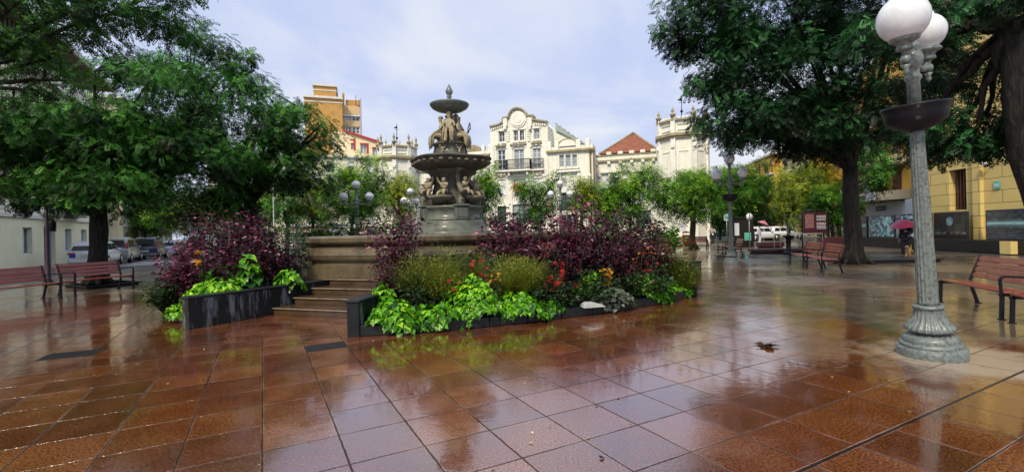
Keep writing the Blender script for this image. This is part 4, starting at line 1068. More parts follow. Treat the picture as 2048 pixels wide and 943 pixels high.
def ashlar():
    m, N, b = newmat('yellow ashlar blocks'); tc = N.n('ShaderNodeTexCoord').outputs['Object']; s = N.n('ShaderNodeSeparateXYZ', None, Vector=tc)
    br = N.n('ShaderNodeTexBrick', None, Vector=N.n('ShaderNodeCombineXYZ', None, X=s.outputs[0], Y=s.outputs[2]))
    br.inputs['Color1'].default_value = (.78, .60, .22, 1); br.inputs['Color2'].default_value = (.70, .54, .20, 1); br.inputs['Mortar'].default_value = (.22, .16, .05, 1)
    br.inputs['Scale'].default_value = 1; br.inputs['Brick Width'].default_value = 2.2; br.inputs['Row Height'].default_value = .62; br.inputs['Mortar Size'].default_value = .018
    cc = N.mix(N.ramp(N.noise(tc, .7, 5), [(.4, 0), (.8, .5)]), br.outputs[0], (.48, .42, .16)); N.set(b.inputs['Base Color'], cc); b.inputs['Roughness'].default_value = .8
    N.set(b.inputs['Normal'], N.bump(N.math('SUBTRACT', 1, br.outputs['Fac']), .5, .02)); return m
M['ashlar'] = ashlar()
def pic(kind):
    m, N, b = newmat('space photograph '+kind); tc = N.n('ShaderNodeTexCoord').outputs['Generated']; s = N.n('ShaderNodeSeparateXYZ', None, Vector=tc); x, z = s.outputs[0], s.outputs[2]
    ob = N.n('ShaderNodeTexCoord').outputs['Object']
    if kind == 'band':
        q = N.math('ABSOLUTE', N.math('SUBTRACT', N.math('ADD', z, N.math('MULTIPLY', N.noise(ob, 2), .12)), .62)); c = N.ramp(q, [(0, (.35, .65, .65)), (.07, (.06, .16, .2)), (.16, (.004, .006, .015)), (.6, (.02, .03, .06))])
        c = N.mix(N.ramp(N.noise(ob, 5, 6, .7), [(.52, 0), (.7, .6)]), c, (.15, .25, .32))
    elif kind == 'moon':
        d = N.n('ShaderNodeVectorMath', {'operation': 'DISTANCE'}); N.set(d.inputs[0], N.n('ShaderNodeCombineXYZ', None, X=N.math('MULTIPLY', x, 1.6), Y=z)); d.inputs[1].default_value = (.8, .68, 0)
        k = N.ramp(d.outputs['Value'], [(.17, 1), (.19, 0)]); c = N.mix(k, (.003, .003, .006), N.ramp(N.noise(ob, 6, 5), [(.35, (.02, .06, .08)), (.6, (.18, .35, .4)), (.75, (.5, .65, .7))]))
        c = N.mix(N.math('MULTIPLY', N.ramp(z, [(.12, 0), (.2, 1), (.28, 0)]), N.ramp(N.noise(ob, 7, 4), [(.45, 0), (.6, .8)])), c, (.2, .25, .26))
    else:
        c = N.ramp(N.noise(ob, 2.6, 5, .6, 1.2), [(.38, (.008, .02, .06)), (.48, (.05, .12, .2)), (.56, (.25, .5, .55)), (.7, (.55, .75, .75))])
    N.set(b.inputs['Base Color'], c); b.inputs['Roughness'].default_value = .25; b.inputs['Coat Weight'].default_value = .4; return m
for k in ('band', 'moon', 'rock'): M['pic_'+k] = pic(k)
right_side()

def kiosk():
    o = at(630, 470, 40); r = thing('kiosk', 'low white roofed cafe kiosk with red striped awning behind the basin', 'kiosk', (o[0], 40, 0))
    b = MB(); b.box(-1.8, 1.8, 0, 2.6, 0, 2.3); b.build('wall', M['whitewall'], r)
    b = MB(); b.box(-2.3, 2.3, -.6, 3, 2.42, 2.62, .04); b.build('roof', M['signwhite'], r)
    b = MB()
    for k in range(12): xa = -2.1+k*.35; (b if k % 2 else b).add([(xa, -.05, 2.35), (xa+.18, -.05, 2.35), (xa+.18, -1.3, 1.95), (xa, -1.3, 1.95)], [(0, 1, 2, 3)])
    b.build('awning_stripe', M['redpaint'], r)
    b = MB(); b.add([(-2.2, -.04, 2.34), (2.2, -.04, 2.34), (2.2, -1.32, 1.93), (-2.2, -1.32, 1.93)], [(0, 1, 2, 3)]); b.build('awning', M['signwhite'], r)
    b = MB()
    for x in (-2, 2): b.tube([(x, -1.2, 0), (x, -1.2, 1.95)], .035, 6)
    b.build('post', M['galv'], r)
    b = MB(); b.box(-1.2, 1.2, -.05, -.005, .9, 2.0); b.build('window', M['glass'], r)
kiosk()
# ------------------------------------------------------------------ ground
def sheet(name, poly, z, mat, kind='structure'):
    mb = MB(); mb.add([(x, y, z) for x, y in poly], [tuple(range(len(poly)))]); return tag(mb.build(name, mat), None, None, None, kind)
def ground():
    sheet('ground', [(-900, -300), (900, -300), (900, 1500), (-900, 1500)], -.03, M['asphalt'])
    # paved square
    sheet('plaza', [(-16.5, 14.5), (-14.5, -6), (-14, -12), (21.9, -12), (21.9, 24), (24.5, 30), (30, 44), (30, 56), (-8, 56), (-20, 33), (-20.2, 24)], 0, M['paving'])
    d = Vector((-.46, .888)); n = Vector((.888, .46))
    w = Vector((-27.5, 24.9))
    def P(t, o): p = w+d*t+n*o; return (p.x, p.y)
    sheet('pavement', [P(-30, 0), P(-30, 1.6), P(80, 1.6), P(80, 0)], .10, M['palepave'])
    k = MB(); k.add([(*P(-30, 1.6), -.03), (*P(80, 1.6), -.03), (*P(80, 1.6), .104), (*P(-30, 1.6), .104), (*P(-30, 1.75), -.03), (*P(80, 1.75), -.03), (*P(80, 1.75), .104), (*P(-30, 1.75), .104)], [(4, 5, 6, 7), (3, 7, 6, 2), (0, 1, 2, 3)])
    tag(k.build('kerb', M['kerb']), None, None, None, 'structure')
    sheet('road', [P(-30, 1.75), P(-30, 9.5), P(90, 9.5), P(90, 1.75)], -.02, M['asphalt'])
    mk = MB()
    for i in range(6):
        a = P(2.5+i*.95, 4.6), P(2.5+i*.95, 8.6), P(3.0+i*.95, 8.6), P(3.0+i*.95, 4.6)
        mk.add([(*p, -.012) for p in a], [(0, 1, 2, 3)])
    mk.add([(*p, -.012) for p in (P(-30, 4.3), P(-30, 4.4), P(90, 4.4), P(90, 4.3))], [(0, 1, 2, 3)])
    tag(mk.build('road_markings', M['whiteline']), None, None, None, 'structure')
    # kerb round the far edge of the square, with avenue road beyond
    sheet('avenue', [(14, 41), (60, 47), (60, 53), (10, 47)], .006, M['asphalt'])
    k = MB()
    for (x0, y0, x1, y1) in ((9, 38.8, 21, 40.3), (9, 38.8, 0, 38.2)):
        v = Vector((x1-x0, y1-y0, 0)); L = v.length; Mx = Matrix.Translation((x0, y0, 0)) @ Matrix.Rotation(math.atan2(v.y, v.x), 4, 'Z')
        k.box(0, L, -.12, .12, 0, .12, .02, M=Mx)
    tag(k.build('kerb', M['kerb']), None, None, None, 'structure')
    # drains
    for (px, py, sx, sy, lab) in ((652, 692, .54, .40, 'black wet drain cover left of the planter post'), (143, 708, .62, .42, 'dark drain cover on the wet slabs in front of the left benches')):
        a, b = ray(px, py); Y = -CAM_H/b; t = thing('drain_cover', lab, 'drain', (a*Y, Y, 0), R_(28.2+(0 if px > 300 else -6)))
        m = MB(); m.box(-sx/2, sx/2, -sy/2, sy/2, -.02, .005); m.build('grate', M['drain'], t)
        m = MB()
        for k in range(9): x = -sx/2+.05+k*(sx-.1)/8; m.box(x-.008, x+.008, -sy/2+.04, sy/2-.04, .0055, .010)
        m.build('bar', M['iron_dark'], t)
    # fallen leaves
    rg = np.random.default_rng(5); n = 260
    P_, D_, N_, S_, T_ = [], [], [], [], []
    X = rg.uniform(-9, 9, n); Y = 2.6+rg.uniform(0, 1, n)**1.4*12
    keep = [(x+1.92)**2+(y-14.96)**2 > 62 for x, y in zip(X, Y)]
    X, Y = X[keep], Y[keep]; n = len(X)
    a = rg.uniform(0, 6.28, n)
    V, t = place('leaf', np.stack([X, Y, np.full(n, .008)], 1), np.stack([np.cos(a), np.sin(a), rg.uniform(0, .15, n)], 1), np.stack([rg.normal(0, .15, n), rg.normal(0, .15, n), np.ones(n)], 1), rg.uniform(.012, .045, n), rg.uniform(0, 1, n))
    V[:, 2] = np.maximum(V[:, 2], .004)
    tag(quads_mesh('fallen_leaves', V, leafmat('fallen leaf', [(0, (.05, .02, .008)), (.4, (.25, .12, .02)), (.7, (.5, .36, .08)), (1, (.55, .5, .3))], .5, .1), None, t), 'small fallen leaves scattered over the wet slabs', 'leaves', None, 'stuff')
    for (px, py, s, lab) in ((1535, 692, .14, 'crumpled brown leaf lying on the wet slabs in front of the near lamp'), (1200, 916, .05, 'single dark wet leaf on the nearest slabs')):
        a_, b = ray(px, py); Yv = -CAM_H/b; k = 9 if s > .1 else 1; aa = rg.uniform(0, 6.28, k)
        V, t = place('lobed', np.stack([a_*Yv+rg.normal(0, s*.5, k)*(k > 1), Yv+rg.normal(0, s*.4, k)*(k > 1), np.full(k, .012)], 1), np.stack([np.cos(aa), np.sin(aa), rg.uniform(.1, .5, k)*(k > 1)], 1), np.stack([rg.normal(0, .4, k)*(k > 1), rg.normal(0, .4, k)*(k > 1), np.ones(k)], 1), np.full(k, s*.8), rg.uniform(.1, .5, k))
        tag(quads_mesh('dead_leaf', V, M['drain'] if k == 1 else leafmat('dead leaf', [(0, (.02, .01, .005)), (1, (.12, .07, .03))]), None, t), lab, 'leaf')
M['palepave'] = pmat('pale wet pavement', (.30, .28, .22), .45, .25, 1.5, .3, coat=.3)
ground()

# ------------------------------------------------------------------ fountain frame
FC = Vector((-1.92, 14.96, 0)); FA = R_(-18.8)
FM = Matrix.Translation(FC) @ Matrix.Rotation(FA, 4, 'Z')
def FW(x, y, z=0): return FM @ Vector((x, y, z))
def octa(ap, n=8): 
    r = ap/math.cos(math.pi/n); return [(r*math.cos(math.pi/n+k*2*math.pi/n), r*math.sin(math.pi/n+k*2*math.pi/n)) for k in range(n)]

def skin_body(name, joints, edges, mat, parent, sub=1):
    me = bpy.data.meshes.new(name); me.from_pydata([j[0] for j in joints], edges, []); o = bpy.data.objects.new(name, me); col.objects.link(o)
    o.modifiers.new('s', 'SKIN'); sm = o.modifiers.new('u', 'SUBSURF'); sm.levels = sub; sm.render_levels = sub
    for i, j in enumerate(joints):
        r = j[1]; me.skin_vertices[0].data[i].radius = (r, r) if not hasattr(r, '__len__') else r
    me.skin_vertices[0].data[0].use_root = True
    bpy.context.view_layer.update(); dg = bpy.context.evaluated_depsgraph_get()
    m2 = bpy.data.meshes.new_from_object(o.evaluated_get(dg)); o.modifiers.clear(); o.data = m2; m2.name = name
    m2.polygons.foreach_set('use_smooth', [True]*len(m2.polygons)); m2.materials.clear(); m2.materials.append(mat)
    o.parent = parent; return o

def muse_mesh():
    # seated draped figure facing -y, seat height 0.42
    J = [((0, .02, .46), .13), ((0, .0, .66), .11), ((0, -.02, .82), .13), ((0, -.02, .93), .05), ((0, -.05, 1.04), .085), ((0, -.05, 1.12), .06),
         ((-.15, -.02, .84), .055), ((-.22, -.1, .66), .045), ((-.08, -.25, .58), .035), ((.15, -.02, .84), .055), ((.24, -.08, .64), .045), ((.16, -.28, .60), .035),
         ((-.10, -.05, .45), .12), ((-.12, -.36, .46), .10), ((-.13, -.38, .20), .08), ((-.12, -.42, .02), .07),
         ((.10, -.05, .45), .12), ((.12, -.34, .44), .10), ((.10, -.36, .20), .09), ((.12, -.42, 0.0), .07)]
    Ed = [(0, 1), (1, 2), (2, 3), (3, 4), (4, 5), (2, 6), (6, 7), (7, 8), (2, 9), (9, 10), (10, 11), (0, 12), (12, 13), (13, 14), (14, 15), (0, 16), (16, 17), (17, 18), (18, 19)]
    return J, Ed
def cherub_mesh():
    J = [((0, 0, .16), .10), ((0, -.02, .32), .10), ((0, -.02, .42), .045), ((0, -.04, .52), .085), ((0, -.04, .58), .06), ((-.12, -.02, .38), .045), ((-.18, -.12, .3), .035), ((-.08, -.2, .36), .028),
         ((.12, -.02, .38), .045), ((.2, -.06, .46), .035), ((.22, -.1, .6), .028), ((-.07, -.02, .14), .08), ((-.12, -.2, .16), .06), ((-.13, -.24, .0), .04), ((.07, -.02, .14), .08), ((.1, -.2, .1), .06), ((.12, -.26, -.06), .04)]
    Ed = [(0, 1), (1, 2), (2, 3), (3, 4), (1, 5), (5, 6), (6, 7), (1, 8), (8, 9), (9, 10), (0, 11), (11, 12), (12, 13), (0, 14), (14, 15), (15, 16)]
    return J, Ed

def fountain():
    r = thing('fountain', 'tall tiered stone fountain with muses under a round top bowl and an octagonal basin', 'fountain', tuple(FC), FA)
    # octagonal basin wall, moulded profile
    mb = MB(); prof = [(4.35, .58), (4.35, .86), (4.24, .90), (4.22, .94), (4.33, 1.02), (4.36, 1.12), (4.32, 1.26), (4.16, 1.33), (4.12, 1.36), (4.14, 1.38), (4.30, 1.40), (4.33, 1.44), (4.34, 1.53), (4.28, 1.585), (3.78, 1.585), (3.74, 1.5), (3.74, .9)]
    n = 8; V = []; Fc = []
    for i, (ap, z) in enumerate(prof):
        for (x, y) in octa(ap): V.append((x, y, z))
    for i in range(len(prof)-1):
        for k in range(n): Fc.append((i*n+k, i*n+(k+1) % n, (i+1)*n+(k+1) % n, (i+1)*n+k))
    mb.add(V, Fc); b = mb.build('basin', M['stone_wet'], r)
    g = MB(); g.prism(octa(3.75), 1.30, 1.34, 'z'); g.build('water', M['water'], r)
    # moulding joints: vertical block lines as slim recesses are in the material; central socle
    s = MB(); s.lathe([(1.25, 1.2), (1.25, 1.62), (1.20, 1.67), (1.10, 1.69), (1.06, 1.82), (1.02, 1.93), (1.0, 1.98)], 32); s.build('socle', M['stone_green'], r)
    # pedestal with alternating drum and buttresses
    p = MB(); p.lathe([(.96, 1.98), (.98, 2.02), (.90, 2.05), (.88, 2.32), (.93, 2.36), (.95, 2.42), (.88, 2.45), (.6, 2.46)], 32, fn=lambda a, i, z: 1)
    for k in range(4):
        a = math.pi/4+k*math.pi/2; Mx = Matrix.Rotation(a, 4, 'Z')
        p.box(.75, 1.00, -.22, .22, 1.98, 2.4, .04, M=Mx); p.box(.72, 1.04, -.25, .25, 2.4, 2.47, .02, M=Mx)
        p.box(.99, 1.015, -.14, .14, 2.08, 2.32, M=Mx)
    p.build('pedestal', M['stone_green'], r)
    # scroll consoles: swept spirals
    for k in range(4):
        sc_ = MB()
        a = math.pi/4+k*math.pi/2; pts = []; rad = []
        for j in range(26):
            t = j/25; th = t*4.2; rr = .20*(1-.75*t)
            pts.append((.98+rr*math.cos(th+1.2), 0, 2.68+rr*math.sin(th+1.2))); rad.append(.065*(1-.45*t)+.015)
        sc_.tube(pts, rad, 8, M=Matrix.Rotation(a, 4, 'Z'))
        top = [(.95, 0, 2.86), (.82, 0, 3.0), (.66, 0, 3.15), (.60, 0, 3.35), (.66, 0, 3.5), (.82, 0, 3.6)]
        sc_.tube(top, [.08, .09, .08, .075, .085, .1], 8, M=Matrix.Rotation(a, 4, 'Z'))
        sc_.box(.45, 1.0, -.09, .09, 2.46, 2.66, .04, M=Matrix.Rotation(a, 4, 'Z'))
        sc_.build('scroll', M['stone'], r)
    c = MB(); c.lathe([(.66, 2.46), (.70, 2.6), (.62, 2.75), (.58, 2.95), (.54, 3.1), (.57, 3.3), (.68, 3.48), (.8, 3.6), (.5, 3.62)], 24, fn=lambda a, i, z: 1+.06*math.cos(8*a)); c.build('column', M['stone_dark'], r)
    # shell bowls between the scrolls
    for k in range(4):
        a = k*math.pi/2; o = MB(); Mx = Matrix.Rotation(a-math.pi/2, 4, 'Z') @ Matrix.Translation((0, .74, 2.5))
        o.lathe([(.06, 0), (.2, .05), (.36, .15), (.42, .24), (.36, .22), (.1, .15)], 20, M=Mx, fn=lambda a, i, z: 1+.05*math.cos(12*a)); o.build('shell', M['stone'], r)
    # cherubs
    J, Ed = cherub_mesh(); ch = skin_body('cherub', J, Ed, M['statue'], r)
    for k in range(8):
        o = ch if k == 0 else ch.copy(); (k and col.objects.link(o)); a = k*math.pi/4+.2
        o.parent = r; o.location = (.80*math.cos(a), .80*math.sin(a), 2.74+(.04 if k % 2 else 0)); o.rotation_euler = (0, 0, a+math.pi/2+(.5 if k % 2 else -.4)); o.scale = (.95 if k % 2 else -.95, .95, .95)
    # lobed middle bowl
    def lob(a, i, z): return 1+.13*abs(math.cos(2*a))**1.5*1.0+.0
    m = MB(); m.lathe([(.62, 3.55), (.8, 3.60), (1.0, 3.66), (1.08, 3.70), (1.1, 3.74), (1.14, 3.86), (1.2, 3.90), (1.21, 3.94), (1.16, 3.96), (1.0, 3.94), (.6, 3.92)], 96, fn=lambda a, i, z: 1-.02+.14*abs(math.cos(2*a))**1.3)
    m.build('middle_bowl', M['stone_dark'], r)
    g = MB()
    for k in range(28):
        a = 2*math.pi*k/28; rr = 1.115*(.98+.14*abs(math.cos(2*a))**1.3); g.ball((rr*math.cos(a), rr*math.sin(a), 3.80), (.085, .085, .055), 8, 6)
    g.build('egg_moulding', M['stone'], r)
    s = MB(); s.lathe([(.68, 3.93), (.70, 3.97), (.64, 3.99), (.60, 4.05), (.60, 4.07), (.50, 4.10), (.47, 4.34), (.50, 4.38), (.56, 4.40), (.56, 4.44), (.3, 4.45)], 28); s.build('drum', M['stone_green'], r)
    g = MB()
    for k in range(6):
        a = k*math.pi/3+.5
        for j in range(5): t = j/4*math.pi; aa = a+(j-2)*.1; g.ball((.50*math.cos(aa), .50*math.sin(aa), 4.33-.1*math.sin(t)), (.035, .035, .04), 6, 5)
        g.ball((.52*math.cos(a), .52*math.sin(a), 4.16), (.04, .04, .09), 6, 5)
    g.build('garland', M['statue'], r)
    J, Ed = muse_mesh(); mu = skin_body('muse', J, Ed, M['statue'], r)
    hd = []
    for k in range(5):
        o = mu if k == 0 else mu.copy(); (k and col.objects.link(o)); a = -math.pi/2+k*2*math.pi/5+.35
        o.parent = r; sc1 = (.86, .84, .9, .84, .86)[k]
        o.location = (.27*math.cos(a), .27*math.sin(a), 4.30+(.10 if k in (0, 2) else 0)); o.rotation_euler = (0, 0, a+math.pi/2); o.scale = (sc1 if k % 2 else -sc1, sc1, sc1)
        dm = MB(); rg = random.Random(k)   # drapery folds over the lap
        for j in range(4):
            x = -.16+j*.10+rg.uniform(-.03, .03); pts = [(x*.8, -.08, .56), (x, -.3, .55), (x*1.15, -.44, .40), (x*1.2+rg.uniform(-.03, .03), -.46, .18), (x*1.3+rg.uniform(-.05, .05), -.44, -.06)]; dm.tube(pts, [.03, .04, .035, .03, .012], 6)
        dm.ball((0, -.03, 1.13), (.09, .1, .07), 8, 6)
        d = dm.build('drapery', M['statue'], o)
    ly = MB(); ly.tube([(.62, -.06, 4.75), (.74, -.06, 4.86), (.72, -.06, 5.06)], .018, 6); ly.tube([(.62, .06, 4.75), (.60, .06, 4.9), (.66, .06, 5.06)], .018, 6); ly.tube([(.68, -.06, 4.75), (.72, 0, 5.0)], .01, 5); ly.build('lyre', M['stone_dark'], r)
    st = MB(); st.lathe([(.40, 4.44), (.36, 4.75), (.27, 5.0), (.17, 5.18), (.13, 5.3), (.17, 5.34), (.12, 5.36), (.09, 5.40), (.14, 5.44), (.11, 5.46)], 16); st.build('stem', M['stone'], r)
    u = MB(); u.lathe([(.12, 5.44), (.2, 5.47), (.42, 5.52), (.56, 5.60), (.62, 5.68), (.635, 5.72), (.61, 5.735), (.5, 5.70), (.1, 5.68)], 40); u.build('top_bowl', M['iron_green'], r)
    f = MB(); f.lathe([(.05, 5.68), (.045, 5.90), (.075, 5.92), (.05, 5.95), (.09, 5.98), (.05, 6.01), (.09, 6.05), (.11, 6.11), (.10, 6.18), (.06, 6.27), (.02, 6.36), (.005, 6.38)], 14, fn=lambda a, i, z: 1+(.1*math.cos(6*a+z*20) if z > 6.03 else 0)); f.build('finial', M['iron_green'], r)

    # steps up to the basin, four flights
    rises = [.15, .30, .45, .60]
    labs = ['wet stone steps leading up to the basin between the two front planters', 'stone steps on the right side of the basin behind the flower bed', 'stone steps on the far side of the basin', 'stone steps on the left side of the basin behind the purple shrubs']
    for k in range(4):
        t = thing('steps', labs[k], 'steps', tuple(FC), FA+k*math.pi/2)
        for j, h in enumerate(rises):
            y0 = -6.07+j*.46; y1 = -4.35; w = 1.16
            wid = (1.16, 1.13, 1.13, 1.13)[j]; off = (0, .22, .22, .22)[j] if k == 0 else 0
            s = MB(); s.box(-1.16 if j == 0 else -1.02, 1.16+.25, y0, y1 if j == 3 else y0+.47, h-.15 if j else 0, h-.035, .006)
            o = s.build('riser', M['step'], t)
            s = MB(); s.box((-1.16 if j == 0 else -1.02)-.02, 1.16+.25, y0-.03, y1 if j == 3 else y0+.49, h-.034, h, .012); s.build('tread', M['step'], o)
            s = MB(); s.box((-1.16 if j == 0 else -1.02)-.018, 1.16+.248, y0-.033, y0-.028, h-.022, h-.004); s.build('nosing', M['step_edge'], o)
    pl = MB(); pl.prism(octa(4.42), 0, .585, 'z'); tag(pl.build('basin_footing', M['stone_wet']), None, None, None, 'structure').matrix_world = FM
fountain()

# ------------------------------------------------------------------ planters
def planters():
    labs = ['dark granite planter bed right of the steps with low lip and square end post', 'granite planter on the far right side of the basin', 'granite planter on the far left side of the basin', 'dark streaked granite planter to the left of the steps']
    out = []
    for k in range(4):
        t = thing('planter', labs[k], 'planter', tuple(FC), FA+k*math.pi/2); out.append(t)
        # from stair k (angle -90) counter-clockwise to stair k+1 (angle 0)
        a0 = math.atan2(-7.45, 1.89) if k == 0 else math.atan2(-7.5, 1.7); a1 = math.atan2(-1.5, 7.55) if k == 3 else math.atan2(-1.9, 7.2)
        R = 7.45
        def rad(a):
            f = min(1, max(0, (a-a0)/(a1-a0))); return 7.68-.25*f-.45*math.sin(math.pi*f)
        N_ = 22; pts = [(rad(a0+(a1-a0)*i/N_)*math.cos(a0+(a1-a0)*i/N_), rad(a0+(a1-a0)*i/N_)*math.sin(a0+(a1-a0)*i/N_)) for i in range(N_+1)]
        for i in range(N_):
            p, q = Vector(pts[i]), Vector(pts[i+1]); v = q-p; L = v.length
            if i % 2 == 0:
                q = Vector(pts[min(N_, i+2)]); v = q-p; L = v.length
                Mx = Matrix.Translation((p.x, p.y, 0)) @ Matrix.Rotation(math.atan2(v.y, v.x), 4, 'Z')
                s = MB(); s.box(0, L-.012, 0, .22, 0, .17, .012, M=Mx); s.build('lip_block', M['granite'], t)
        # side walls beside the stairs
        def sw(p, q, h0, h1, name, mat):
            p, q = Vector(p), Vector(q); v = q-p; L = v.length; Mx = Matrix.Translation((p.x, p.y, 0)) @ Matrix.Rotation(math.atan2(v.y, v.x), 4, 'Z')
            s = MB(); s.box(0, L, -.1, .1, 0, h0-.045, .005, M=Mx); o = s.build(name, M[mat], t)
            s = MB(); s.box(-.02, L, -.125, .125, h0-.044, h0, .01, M=Mx); s.build('coping', M['granite'], o)
        e0 = (1.42, -4.6)
        sw(pts[0], e0, .58, .6, 'side_wall', 'granite_streak')
        # other end: wall on stair k+1 side : in stair-(k+1) frame x=-1.5,y=-7.6 -> rotate +90: (x,y)->(-y,x)
        f0, f1 = ((7.64, -1.50) if k == 3 else (7.2, -1.9), (4.6, -.98) if k == 3 else (4.7, -1.5))
        sw(f0, f1, .22 if k == 0 else .58, .6, 'side_wall', 'granite' if k == 0 else 'granite_streak')
        soil = MB(); poly = [tuple(Vector(p)*.985) for p in pts]+[(4.6, -1.1), (4.2, -1.7), (3.0, -3.0), (1.7, -4.2), (1.5, -4.6)]
        soil.add([(x, y, .13) for x, y in poly[:N_+1]]+[(x, y, .42) for x, y in poly[N_+1:]], [tuple(range(len(poly)))]); 
        n1 = N_+1
        soil = MB(); inner = [(4.3*math.cos(a0+(a1-a0)*i/N_), 4.3*math.sin(a0+(a1-a0)*i/N_)) for i in range(n1)]
        V = [(x*.985, y*.985, .12) for x, y in pts]+[((x*.99*.5+ix*.5), (y*.99*.5+iy*.5), .40) for (x, y), (ix, iy) in zip(pts, inner)]+[(ix, iy, .5) for ix, iy in inner]
        Fc = [(i, i+1, n1+i+1, n1+i) for i in range(N_)]+[(n1+i, n1+i+1, 2*n1+i+1, 2*n1+i) for i in range(N_)]
        soil.add(V, Fc); soil.build('soil', M['soil'], t)
planters()

# ------------------------------------------------------------------ plants
_pid = [100]
def plant(kind, label, x, y, z, rx, rz, mat, cat='shrub', n=420, leaf=.09, name=None, group=None, local=True, tm=.5, ry=None, stems=14):
    # kinds: bush (leaves on upright stems), vine (mat of lobed leaves), grass (arching blades), flower
    _pid[0] += 1; rg = np.random.default_rng(_pid[0]); ry = ry or rx
    p = FW(x, y, z) if local else Vector((x, y, z)); t = thing(name or 'shrub', label, cat, tuple(p), 0, group)
    if kind == 'bush':
        tips = []; mb = MB()
        for i in range(stems):
            a = rg.uniform(0, 6.28); q = math.sqrt(rg.uniform(0, 1)); e = Vector((math.cos(a)*q*rx, math.sin(a)*q*ry, rz*rg.uniform(.50, 1.08)*(1-.25*q*q))); b0 = Vector((e.x*.25, e.y*.25, -.05))
            m = b0.lerp(e, .5)+Vector((e.x*.1, e.y*.1, 0)); mb.tube([b0, m, e], [.012, .009, .004], 5); tips.append((b0, m, e))
        mb.build('stem', M['stem'], t)
        idx = rg.integers(0, stems, n); f = rg.uniform(.18, 1.02, n)**.8
        B0 = np.array([[*tips[i][0]] for i in idx]); Mm = np.array([[*tips[i][1]] for i in idx]); Ee = np.array([[*tips[i][2]] for i in idx]); f_ = f[:, None]
        P = (1-f_)**2*B0+2*f_*(1-f_)*Mm+f_**2*Ee
        a = rg.uniform(0, 6.28, n); out = np.stack([np.cos(a), np.sin(a), rg.uniform(-.15, .75, n)], 1)
        spread = (.16+.10*(1-f))*min(1.2, rx/.4)
        P = P+out*spread[:, None]*rg.uniform(.05, 1, n)[:, None]
        D = out+np.array([0, 0, -.25])*rg.uniform(0, 1.5, n)[:, None]
        Nn = np.stack([.4*np.cos(a), .4*np.sin(a), np.ones(n)], 1)+rg.normal(0, .35, (n, 3))
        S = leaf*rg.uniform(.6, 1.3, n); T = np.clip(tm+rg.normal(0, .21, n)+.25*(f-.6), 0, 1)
        V, tt = place('leaf_wide', P, D, Nn, S, T)
    elif kind == 'vine':
        a = rg.uniform(0, 6.28, n); q = np.sqrt(rg.uniform(0, 1, n)); hz = rz*(1-q**2)*rg.uniform(.55, 1.05, n)+.03+rg.normal(0, .02, n)
        bump = .25*rz*np.sin(3*a+_pid[0])*q
        P = np.stack([rx*q*np.cos(a), ry*q*np.sin(a), hz+bump], 1); D = np.stack([np.cos(a+rg.normal(0, .7, n)), np.sin(a+rg.normal(0, .7, n)), -.2-.6*q], 1)
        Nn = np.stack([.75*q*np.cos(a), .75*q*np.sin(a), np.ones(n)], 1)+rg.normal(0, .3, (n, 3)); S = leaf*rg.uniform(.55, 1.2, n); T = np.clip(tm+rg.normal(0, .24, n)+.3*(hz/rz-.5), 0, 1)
        V, tt = place('lobed', P, D, Nn, S, T)
    elif kind == 'grass':
        K = 9; ca = rg.uniform(0, 6.28, K); cq = rg.uniform(0, .75, K); ch_ = rg.uniform(.55, 1.08, K)*(1-.25*cq); ct = rg.normal(0, .14, K); ki = rg.integers(0, K, n)
        a = rg.uniform(0, 6.28, n); C_ = np.stack([rx*cq*np.cos(ca), ry*cq*np.sin(ca)], 1)
        P = np.stack([C_[ki, 0]+.05*rx*rg.normal(0, 1, n), C_[ki, 1]+.05*ry*rg.normal(0, 1, n), np.zeros(n)], 1)
        tilt = np.abs(rg.normal(0, .38, n)); D = np.stack([np.cos(a)*tilt+.25*C_[ki, 0]/rx, np.sin(a)*tilt+.25*C_[ki, 1]/rx, np.ones(n)], 1)
        Nn = np.stack([-np.cos(a), -np.sin(a), tilt], 1); S = rz*ch_[ki]*rg.uniform(.45, 1.15, n); T = np.clip(tm-.1+ct[ki]+rg.normal(0, .2, n), 0, 1)
        V, tt = place('blade', P, D, Nn, S, T)
        # fine seed heads
        k = n; b = rg.uniform(0, 6.28, k); qq = rg.uniform(0, 1, k)**.6; kj = rg.integers(0, K, k); P2 = np.stack([C_[kj, 0]+.42*rx*qq*np.cos(b), C_[kj, 1]+.42*ry*qq*np.sin(b), rz*ch_[kj]*(1.0-.4*qq**2)*rg.uniform(.35, 1.08, k)], 1)
        D2 = np.stack([np.cos(b), np.sin(b), rg.uniform(.2, 1.2, k)], 1)+rg.normal(0, .3, (k, 3)); V2, t2 = place('leaf', P2, D2, rg.normal(0, 1, (k, 3)), np.full(k, .035)*rg.uniform(.5, 1.4, k), np.clip(tm+.15+rg.normal(0, .2, k), 0, 1))
        V = np.concatenate([V, V2]); tt = np.concatenate([tt, t2])
    o = quads_mesh('foliage', V, mat, t, tt); return t
def blooms(t, name, mat, pts, size, seed=0):
    rg = np.random.default_rng(seed+50); k = len(pts); P = np.array(pts, dtype=float)
    V, tt = [], []
    for rep in range(3):
        a = rg.uniform(0, 6.28, k); v, q = place('petals', P+rg.normal(0, size*.15, (k, 3)), np.stack([np.cos(a), np.sin(a), rg.normal(0, .3, k)], 1), np.stack([rg.normal(0, .5, k), rg.normal(-.4, .5, k), np.ones(k)*(1-.3*rep)], 1), size*rg.uniform(.6, 1.1, k), rg.uniform(.1, .9, k)); V.append(v); tt.append(q)
    o = quads_mesh(name, np.concatenate(V), mat, t, np.concatenate(tt)); return o

